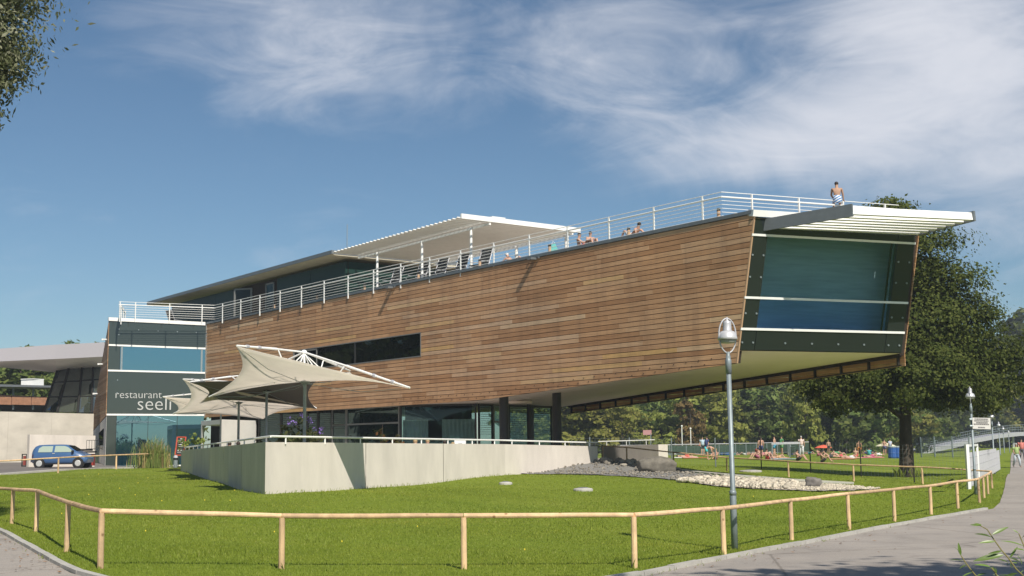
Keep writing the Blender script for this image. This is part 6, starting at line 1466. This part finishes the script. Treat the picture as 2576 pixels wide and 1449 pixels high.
# ================================================================== TREES AND PLANTS
L_BIG = mat_leaf('leaf_lime', (.045, .064, .011), (.075, .098, .02), (.135, .152, .036), .38)
L_FOR = mat_leaf('leaf_wood', (.10, .135, .034), (.155, .19, .05), (.22, .24, .07), .45, objvar=.28)
L_FORY = mat_leaf('leaf_wood_yellow', (.20, .22, .045), (.28, .285, .065), (.36, .34, .10), .45, objvar=.15)
L_FORR = mat_leaf('leaf_wood_russet', (.11, .07, .03), (.17, .10, .045), (.22, .14, .06), objvar=.1)
L_WIL = mat_leaf('leaf_willow', (.10, .12, .055), (.18, .19, .10), (.34, .34, .24))
L_BUSH = mat_leaf('leaf_shrub', (.030, .050, .014), (.055, .075, .022), (.10, .10, .04))
L_SPR = mat_leaf('leaf_sprig', (.10, .14, .03), (.15, .20, .045), (.24, .28, .07), .25)

def leaf_cards(lobes, n, size, seed, aspect=.62, droop=0.0, shell=.55, rag=.22, clump=30):
    """many small leaf sprays through a set of rounded masses (centre, radii)"""
    rs = np.random.RandomState(seed); vol = np.array([l[1][0] * l[1][1] * l[1][2] for l in lobes]) ** .72; cnt = np.maximum(1, (vol / vol.sum() * n)).astype(int)
    C_, N_ = [], []
    for (c, r), k in zip(lobes, cnt):
        # clumps over the surface of each mass, leaves round each clump
        m_ = max(6, k // clump); d = rs.normal(size=(m_, 3)); d /= np.linalg.norm(d, axis=1)[:, None]
        rad = (shell + (1 - shell) * rs.rand(m_) ** .6) * (1 + rag * rs.randn(m_) * .6)
        cc = d * rad[:, None] * np.array(r)
        own = rs.randint(0, m_, k); cs = min(r) * .24
        p = cc[own] + rs.normal(size=(k, 3)) * cs * np.array([1, 1, .62])
        C_.append(p + np.array(c)); N_.append(d[own] + np.array([0, 0, .35]) + rs.normal(size=(k, 3)) * .42)
    P = np.concatenate(C_); Nn = np.concatenate(N_); Nn /= np.linalg.norm(Nn, axis=1)[:, None]; k = len(P)
    t = np.cross(Nn, rs.normal(size=(k, 3))); t /= np.linalg.norm(t, axis=1)[:, None]
    if droop: t = t * (1 - droop) + np.array([0, 0, -1.0]) * droop; t /= np.linalg.norm(t, axis=1)[:, None]
    b = np.cross(Nn, t); s = size * rs.uniform(.6, 1.35, k)[:, None]
    v = np.empty((k, 4, 3), np.float32); v[:, 0] = P - t * s * .5; v[:, 1] = P + b * s * aspect * .5 + t * s * .08; v[:, 2] = P + t * s * .5; v[:, 3] = P - b * s * aspect * .5 + t * s * .08
    return v.reshape(-1, 3), np.arange(4 * k)
def crown_mesh(name, *a, **k):
    v, f = leaf_cards(*a, **k); return np_mesh(name, v, f, 4)
def limbs(mb, base, top, r, ends, seed=1, n=9):
    r2 = random.Random(seed); base, top = Vector(base), Vector(top)
    pts = [lerp(base, top, t) + V(r2.uniform(-.1, .1), r2.uniform(-.1, .1), 0) * r * (t > 0) for t in (0, .03, .12, .3, .55, .8, 1)]
    mb.tube(pts, [r * 1.75, r * 1.35, r * 1.05, r * .92, r * .7, r * .45, r * .2], 12)
    for i, e in enumerate(ends):
        e = Vector(e); s = lerp(base, top, .28 + .5 * (i / max(1, len(ends) - 1))); m_ = lerp(s, e, .5) + V(0, 0, .15 * (e - s).length * .5)
        mb.tube([s, lerp(s, m_, .5), m_, e], [r * .42, r * .34, r * .24, r * .07], 7)

# the big tree on the right
TD = 67.5; base = Wd(2282, 1201, TD); base.z = ground(base.x, base.y)
bt = thing('lime_tree', base, 'large broadleaf tree standing behind the rail fence right of the bow', 'tree')
def lob(px, py, rx, rz, dy=0, ry=None): c = Wd(px, py, TD + dy); k = TD / FPX; return ((c.x, c.y, c.z), (rx * k, (ry or rx) * k, rz * k))
lobes = [lob(2240, 545, 62, 58), lob(2300, 640, 110, 90), lob(2370, 720, 95, 75), lob(2420, 815, 95, 70, -1), lob(2330, 840, 150, 130), lob(2240, 900, 150, 120, 2), lob(2125, 955, 125, 72, 0), lob(2062, 985, 62, 42, -1), lob(2300, 950, 170, 80, -1), lob(2440, 930, 110, 80, 1), lob(2520, 890, 62, 56, 0), lob(2480, 985, 75, 46), lob(2170, 1005, 90, 30, -1), lob(2390, 1000, 90, 34, 0), lob(2545, 950, 40, 40, 0), lob(2210, 760, 140, 150, 3)]
lobes2 = [((a[0] - base.x, a[1] - base.y, a[2] - base.z), r_) for a, r_ in lobes]
link('crown', crown_mesh('crown', lobes2, 110000, .19, 3, rag=.30, shell=.45, clump=100), L_BIG, bt)
mb = MB(); limbs(mb, (0, 0, -.2), (.25, .2, 11.5), .33, [(-2.4, 0, 4.6), (2.2, -.5, 5.2), (-2.0, 1, 7), (2.6, .6, 7.5), (-3.4, .4, 4.9), (.9, -1.2, 9), (-1, .5, 10), (3.8, .5, 6)], 4)
link('trunk', mb.mesh('trunk', (0, 0, 0), True), M_BARK, bt)
tag(tufts.__call__([(base + V(math.cos(a) * .5, math.sin(a) * .5, 0), 14, .5, .14) for a in np.linspace(0, 6.28, 10)]), 'rank grass and shoots round the foot of the big tree')

# the willow whose branches hang in from the left
wb_ = V(-13.15, 22.5, ground(-13.15, 22.5)); wt = thing('willow_tree', wb_, 'silvery willow whose branches hang into the upper left corner', 'tree')
wl_ = [((3.25, 0, 10.6), (1.15, 1.1, 1.25)), ((3.15, 0, 9.3), (1.0, 1, .8)), ((3.2, 0, 8.55), (.8, .7, .6)), ((3.05, 0, 7.95), (.5, .5, .45)), ((2.2, .2, 9.8), (1.2, 1.2, 1.8))]
wl2 = [((.3, 0, 11.6), (3.2, 3, 3.0)), ((-1, 0, 9.5), (3, 3, 2.6)), ((2.4, .1, 12.9), (2.0, 1.8, 1.4))]
v1, _ = leaf_cards(wl_, 34000, .115, 11, aspect=.40, droop=.2, rag=.16, shell=.2); v2, _ = leaf_cards(wl2, 14000, .17, 12, aspect=.40, droop=.15, rag=.2)
vv_ = np.concatenate([v1, v2]); link('crown', np_mesh('crown', vv_, np.arange(len(vv_)), 4), L_WIL, wt)
mb = MB(); limbs(mb, (0, 0, -.2), (.3, 0, 12.5), .35, [(2.4, 0, 9.6), (3.0, .2, 11.8), (-2, 0, 11), (1.6, 0, 8.6), (3.2, 0, 12.8)], 6); link('trunk', mb.mesh('trunk', (0, 0, 0), True), M_BARK, wt)
# the tree that shades the path, beside the lake
sb2 = V(11.2, 4.7, ground(11.2, 4.7)); s_t = thing('alder_tree', sb2, 'lakeside alder whose crown throws shade on the near path', 'tree')
link('crown', crown_mesh('crown', [((0, 0, 10.2), (4.6, 4.0, 2.6)), ((-3.2, 1.2, 9.6), (2.6, 2.2, 1.5)), ((3.2, .5, 10.6), (3, 3, 2.4)), ((0, -1, 12), (3, 3, 2))], 9000, .42, 21, shell=.3), L_BIG, s_t)
mb = MB(); limbs(mb, (0, 0, -.2), (.1, 0, 12.0), .24, [(-3, 1, 9.4), (2.6, .4, 9.8), (0, -2, 10.5)], 2); link('trunk', mb.mesh('trunk', (0, 0, 0), True), M_BARK, s_t)

# the wood: a few kinds of tree, each copied
KIND = []
for k in range(6):
    r2 = random.Random(50 + k); lb = []
    for i in range(9):
        a = r2.uniform(0, 6.28); q = r2.uniform(.2, 1); z = .22 + .74 * i / 8
        wd2 = .36 * math.sin(math.pi * min(1, max(.12, z * .92))) ** .7
        lb.append(((math.cos(a) * wd2 * q * .75, math.sin(a) * wd2 * q * .75, z - .06), (wd2 * r2.uniform(.5, .8), wd2 * r2.uniform(.5, .8), r2.uniform(.10, .17))))
    me = crown_mesh('crown', lb, 2600, .062, 70 + k, shell=.6); mb = MB(); limbs(mb, (0, 0, -.02), (0, 0, .8), .018, [(.15, 0, .5), (-.14, .05, .55), (.02, .14, .6)], k); KIND.append((me, mb.mesh('trunk', (0, 0, 0), True)))
def wood_tree(px, d, h, kind, leaf, label, group, z=None, wide=1.0):
    x = Wd(px, 1100, d).x; z = ground(x, d) if z is None else z
    t = thing('broadleaf_tree', (x, d, z), label, 'tree', group); t.scale = (h * wide, h * wide, h); t.rotation_euler = (0, 0, rnd.uniform(0, 6.28))
    o = link('crown', KIND[kind][0], None, t)
    if not KIND[kind][0].materials: KIND[kind][0].materials.append(None)
    o.material_slots[0].link = 'OBJECT'; o.material_slots[0].material = leaf
    link('trunk', KIND[kind][1], M_BARK, t)
    return t
GW = 'trees of the wood behind the sunbathing lawn'
px = 1330
while px < 2640:
    g = rnd.random(); yel = px < 1620 and g < .75 or g < .12
    wood_tree(px, rnd.uniform(168, 200) if px < 2320 else rnd.uniform(272, 300), rnd.uniform(8.5, 11.5) * (1 if px < 2320 else 1.5) * (.92 if yel else 1), rnd.randrange(6), L_FORY if yel else L_FOR, 'yellowish broadleaf tree in the front of the wood' if yel else 'dark green broadleaf tree in the front of the wood', GW, wide=1.25)
    px += rnd.uniform(24, 40)
wood_tree(1738, 162, 7.5, 2, L_FORR, 'russet young tree behind the two white masts', None, wide=.9)
wood_tree(2028, 165, 10.5, 4, L_FORY, 'slim yellowing tree left of the big tree, before the wood', None, wide=.7)
px = 1330
while px < 2660:
    wood_tree(px, rnd.uniform(215, 262) if px < 2320 else rnd.uniform(275, 320), rnd.uniform(13, 16.5) * (1.12 if px > 1900 else 1), rnd.randrange(6), L_FOR, 'tall dark tree in the depth of the wood', GW, wide=1.15); px += rnd.uniform(32, 52)
for px, d, h in ((2400, 285, 20), (2455, 290, 23), (2520, 300, 27), (2575, 290, 29), (2630, 285, 31), (2360, 300, 20), (2560, 330, 34)):
    wood_tree(px, d, h, rnd.randrange(6), L_BIG, 'dark tree right of the big tree, shading the path end', 'dark trees at the end of the path', wide=1.3)
# wooded slope on the left, behind the swimming hall
hp_ = []
for i in range(46):
    px = -520 + i * 21 + rnd.uniform(-8, 8); d = rnd.uniform(150, 185)
    top = 880 + rnd.uniform(-16, 30) + max(0, (-px) * .02); h = rnd.uniform(9, 12); z = Wd(px, top, d).z - h
    wood_tree(px, d, h, rnd.randrange(6), L_FOR, 'tree on the wooded slope behind the swimming hall', 'trees on the slope behind the swimming hall', z=z, wide=1.3)
for i in range(40):
    px = -520 + i * 24 + rnd.uniform(-8, 8); d = rnd.uniform(142, 152)
    wood_tree(px, d, rnd.uniform(7, 9.5), rnd.randrange(6), L_FOR, 'tree at the foot of the slope behind the swimming hall', 'trees at the foot of the slope', z=rnd.uniform(1.0, 3.5), wide=1.35)
for i in range(26):
    y = rnd.uniform(64, 120); x = -.43 * y - 9 - rnd.uniform(0, 26); t = wood_tree(0, y, rnd.uniform(11, 16), rnd.randrange(6), L_FOR, 'tree beyond the left edge of the car park', 'trees beyond the car park', z=.6, wide=1.2); t.location.x = x
for x, y, h_ in ((-19, 12, 11), (-24, 24, 13), (-29, 38, 14), (-37, 50, 15), (-26, 6, 12)):
    t = wood_tree(0, y, h_, rnd.randrange(6), L_BIG, 'lakeside tree beyond the left edge of the lawn', 'lakeside trees beyond the left edge', z=.3, wide=1.0); t.location.x = x
hl = MB(); hx = [Wd(-700, 1000, 150).x, Wd(330, 1000, 150).x]
hl.add([(hx[0], 150, .5), (hx[1], 150, .5), (hx[1], 190, 8.0), (hx[0], 190, 8.5), (hx[1], 240, 9), (hx[0], 240, 9)], [(0, 1, 2, 3), (3, 2, 4, 5)]); tag(hl.build('hillside', M_TURF), kind='structure')

# planting: shrub with purple flowers, reddish young shrub, pots by the porch, reeds, fern of the left
def shrub(p, lobes, n, size, leaf, label, seed, flowers=None, cat='shrub', name='flowering_shrub', stems=6, grow=1.0):
    t = thing(name, p, label, cat); t.scale = (grow, grow, grow * 1.12); link('foliage', crown_mesh('foliage', lobes, n, size, seed, shell=.25, rag=.35), leaf, t)
    mb = MB()
    for k in range(stems):
        c, r_ = lobes[k % len(lobes)]; mb.tube([(rnd.uniform(-.1, .1), rnd.uniform(-.1, .1), 0), (c[0] * .5, c[1] * .5, c[2] * .5), (c[0], c[1], c[2] + r_[2] * .6)], [.03, .02, .008], 5)
    link('stem', mb.mesh('stem'), M_BARK, t)
    if flowers: link('flowers', crown_mesh('flowers', flowers[0], flowers[1], .07, seed + 1), flowers[2], t)['kind'] = 'stuff'
    return t
p = Wd(735, 1112, 58); p.z = ZF + .05
shrub(p, [((-.9, 0, .7), (.55, .5, .55)), ((-.2, 0, 1.0), (.6, .5, .6)), ((.5, 0, 1.15), (.55, .5, .6)), ((.95, 0, .8), (.4, .4, .5)), ((0, 0, .5), (1.1, .6, .4)), ((-1.25, 0, .45), (.3, .3, .3))], 1500, .17, L_BUSH, 'large dark shrub with purple blossom on the terrace behind the parasol pole', 31,
      ([((.45, -.25, 1.55), (.35, .3, .25)), ((.95, -.3, 1.2), (.2, .2, .3)), ((.05, -.3, 1.5), (.2, .2, .15))], 160, mat('purple_blossom', (.17, .11, .36), .8, island=.3)), grow=1.3)
p = Wd(962, 1114, 52); p.z = ZF + .05
shrub(p, [((0, 0, .9), (.22, .2, .45)), ((-.25, 0, .45), (.35, .3, .3)), ((.35, 0, .5), (.3, .3, .35)), ((.45, .1, .75), (.15, .15, .2))], 420, .12, mat_leaf('leaf_photinia', (.05, .06, .02), (.11, .10, .03), (.26, .12, .05)), 'young shrub with reddish tips on the terrace, right of the parasol', 33, name='red_tipped_shrub', grow=1.45)
p = Wd(484, 1120, 77); p.z = ZF
shrub(p, [((-.25, 0, .75), (.3, .3, .35)), ((.25, 0, .85), (.3, .3, .4)), ((0, 0, .4), (.4, .3, .3))], 380, .12, L_SPR, 'yellow-green bush beside the porch, behind the menu board', 35, name='green_bush', grow=1.6)
p = Wd(1290, 1120, 75); p.z = ZF
# reeds before the glass
p = gz(Wd(385, 1176, 80)); rd = thing('reed_clump', p, 'tall clump of green reeds in front of the glass block', 'reeds')
mb = MB(); mb2 = MB()
for k in range(620):
    x, y = rnd.gauss(0, .55), rnd.gauss(0, .32); h = rnd.uniform(.8, 2.35) * (1 - .25 * min(1, abs(x))); a = rnd.uniform(0, 6.28); l = rnd.uniform(.1, .95) * h * .5; w_ = rnd.uniform(.014, .028)
    dx, dy = math.cos(a), math.sin(a); pts = [V(x, y, 0), V(x + dx * l * .15, y + dy * l * .15, h * .45), V(x + dx * l * .5, y + dy * l * .5, h * .8), V(x + dx * l * 1.2, y + dy * l * 1.2, h * rnd.uniform(.8, 1.0))]
    sx, sy = -dy * w_, dx * w_; q = []
    for i, pp in enumerate(pts): e = (1, .9, .6, .05)[i]; q += [pp + V(sx * e, sy * e, 0), pp - V(sx * e, sy * e, 0)]
    (mb if rnd.random() < .8 else mb2).add(q, [(0, 1, 3, 2), (2, 3, 5, 4), (4, 5, 7, 6)])
tag(link('blades', mb.mesh('blades'), mat_leaf('leaf_reed', (.15, .21, .05), (.22, .29, .075), (.34, .37, .13), .35), rd), kind='stuff'); tag(link('dry_blades', mb2.mesh('dry_blades'), mat('dry_reed', (.33, .24, .10), .8, island=.3), rd), kind='stuff')

# willow sprigs in the near right corner
p = Wd(2520, 1449, 4.5); p = V(p.x + .15, p.y, ground(p.x, p.y)); ws = thing('willow_sapling', p, 'leafy willow sprigs rising in the lower right corner, close to the camera', 'sapling')
M_STEM = mat('willow_stem', (.20, .17, .06), .7)
LEAFM = None
def sprig(path, leaves):
    global LEAFM
    pts = [Wd(x, y, 4.5 + dz) for x, y, dz in path]; mb = MB(); mb.tube([p + V(0, 0, .0)] + [V(pts[0].x, pts[0].y, (p.z + pts[0].z) / 2)] + pts if path[0][2] == 0 else pts, [.005, .004] + [.0030 - .0016 * i / len(pts) for i in range(len(pts))] if path[0][2] == 0 else [.003 - .0016 * i / len(pts) for i in range(len(pts))], 6); mb.build('stem', M_STEM, ws)
    if LEAFM is None:
        vs, fs = [], []; n = 7
        for i in range(n + 1):
            t = i / n; w_ = .5 * math.sin(math.pi * min(1, t * .96 + .02)) ** .8 * (1 - .35 * t) * .21; z = .16 * t * t
            vs += [(t, w_, -z + w_ * .35), (t, 0, -z), (t, -w_, -z + w_ * .35)]
        for i in range(n): fs += [(3 * i, 3 * i + 3, 3 * i + 4, 3 * i + 1), (3 * i + 1, 3 * i + 4, 3 * i + 5, 3 * i + 2)]
        LEAFM = bpy.data.meshes.new('leaf'); LEAFM.from_pydata(vs, [], fs); LEAFM.update()
        for q in LEAFM.polygons: q.use_smooth = True
    for (x0, y0, x1, y1, dz, wd2) in leaves:
        a, b = Wd(x0, y0, 4.5), Wd(x1, y1, 4.5 + dz); d = b - a; L = d.length; o = link('leaf', LEAFM, mat('sprig_leaf', (.10, .155, .03), .4, objrand=.45), ws)
        X_ = d.normalized(); roll = rnd.uniform(-.75, .75); Y_ = X_.cross(V(0, -.75, .65).normalized()).normalized(); Z_ = X_.cross(Y_) * -1; Y2 = Y_ * math.cos(roll) + Z_ * math.sin(roll); Z2 = X_.cross(Y2)
        if Z2.y > 0: Y2, Z2 = -Y2, -Z2
        o.matrix_local = Matrix(((X_.x * L, Y2.x * L * wd2, Z2.x * L, a.x - p.x), (X_.y * L, Y2.y * L * wd2, Z2.y * L, a.y - p.y), (X_.z * L, Y2.z * L * wd2, Z2.z * L, a.z - p.z), (0, 0, 0, 1)))
def q8(x, y): return (2361.2 + x * .1018, 1301.4 + y * .1018)
def lv(*a): x0, y0 = q8(a[0], a[1]); x1, y1 = q8(a[2], a[3]); return (x0, y0, x1, y1, a[4] if len(a) > 4 else rnd.uniform(-.03, .03), a[5] if len(a) > 5 else 1.0)
sprig([(*q8(2150, 1500), 0), (*q8(1900, 1260), 0), (*q8(1720, 1000), 0), (*q8(1560, 820), .01), (*q8(1360, 540), .02), (*q8(1200, 300), .02), (*q8(1000, 190), .02)],
      [lv(1050, 200, 780, 180), lv(1060, 190, 900, 150), lv(1320, 430, 1740, 200), lv(1320, 500, 940, 350), lv(1400, 600, 1000, 600), lv(1560, 830, 1260, 900), lv(1600, 930, 880, 1030, 0, 1.1), lv(1700, 1110, 1440, 990), lv(1720, 1100, 1690, 1190), lv(1760, 1010, 1940, 720), lv(1780, 1010, 2060, 1080), lv(1820, 1110, 1980, 1130), lv(1760, 1120, 1820, 1260), lv(1880, 1240, 2040, 1230), lv(1950, 1380, 1600, 1450), lv(2000, 1400, 2100, 1300)])
sprig([(*q8(1050, 1560), 0), (*q8(900, 1420), 0), (*q8(770, 1260), 0), (*q8(640, 1080), .01), (*q8(550, 940), .01)],
      [lv(550, 940, 480, 630, 0, 1.5), lv(520, 860, 390, 710), lv(630, 1090, 280, 1000), lv(690, 1170, 500, 1250, 0, 1.3), lv(850, 1360, 540, 1440), lv(950, 1450, 1200, 1340)])
sprig([(*q8(1500, 1560), 0), (*q8(1420, 1400), 0), (*q8(1300, 1240), .01)], [lv(1300, 1240, 920, 1110), lv(1250, 1200, 980, 1140), lv(1350, 1290, 1080, 1220), lv(1420, 1400, 1320, 1180), lv(1430, 1390, 1420, 1250), lv(1500, 1450, 1340, 1400), lv(1500, 1440, 1900, 1400)])
sprig([(*q8(2300, 1100), 0), (*q8(2140, 780), 0), (*q8(2050, 560), .02), (*q8(1980, 400), .02)], [lv(1970, 390, 1840, 290, 0, 1.2), lv(2060, 500, 2160, 420), lv(2120, 720, 1560, 500, 0, 1.1), lv(2150, 830, 1900, 740), lv(2060, 1180, 2020, 960), lv(1970, 1010, 1960, 900)])

# ------------------------------------------------------------------ thin summer haze
hb = MB(); hb.hexa([(-420, -25, -6), (420, -25, -6), (420, 420, -6), (-420, 420, -6)], [(-420, -25, 42), (420, -25, 42), (420, 420, 42), (-420, 420, 42)])
mh = bpy.data.materials.new('haze'); mh.use_nodes = True; th = NT(mh.node_tree); th.t.nodes.clear()
pv = th.n('ShaderNodeVolumePrincipled'); pv.inputs['Color'].default_value = (.80, .88, 1, 1); pv.inputs['Density'].default_value = .00042; pv.inputs['Anisotropy'].default_value = .1
oh = th.n('ShaderNodeOutputMaterial'); th.t.links.new(pv.outputs[0], oh.inputs['Volume'])
tag(hb.build('haze', mh), kind='stuff')
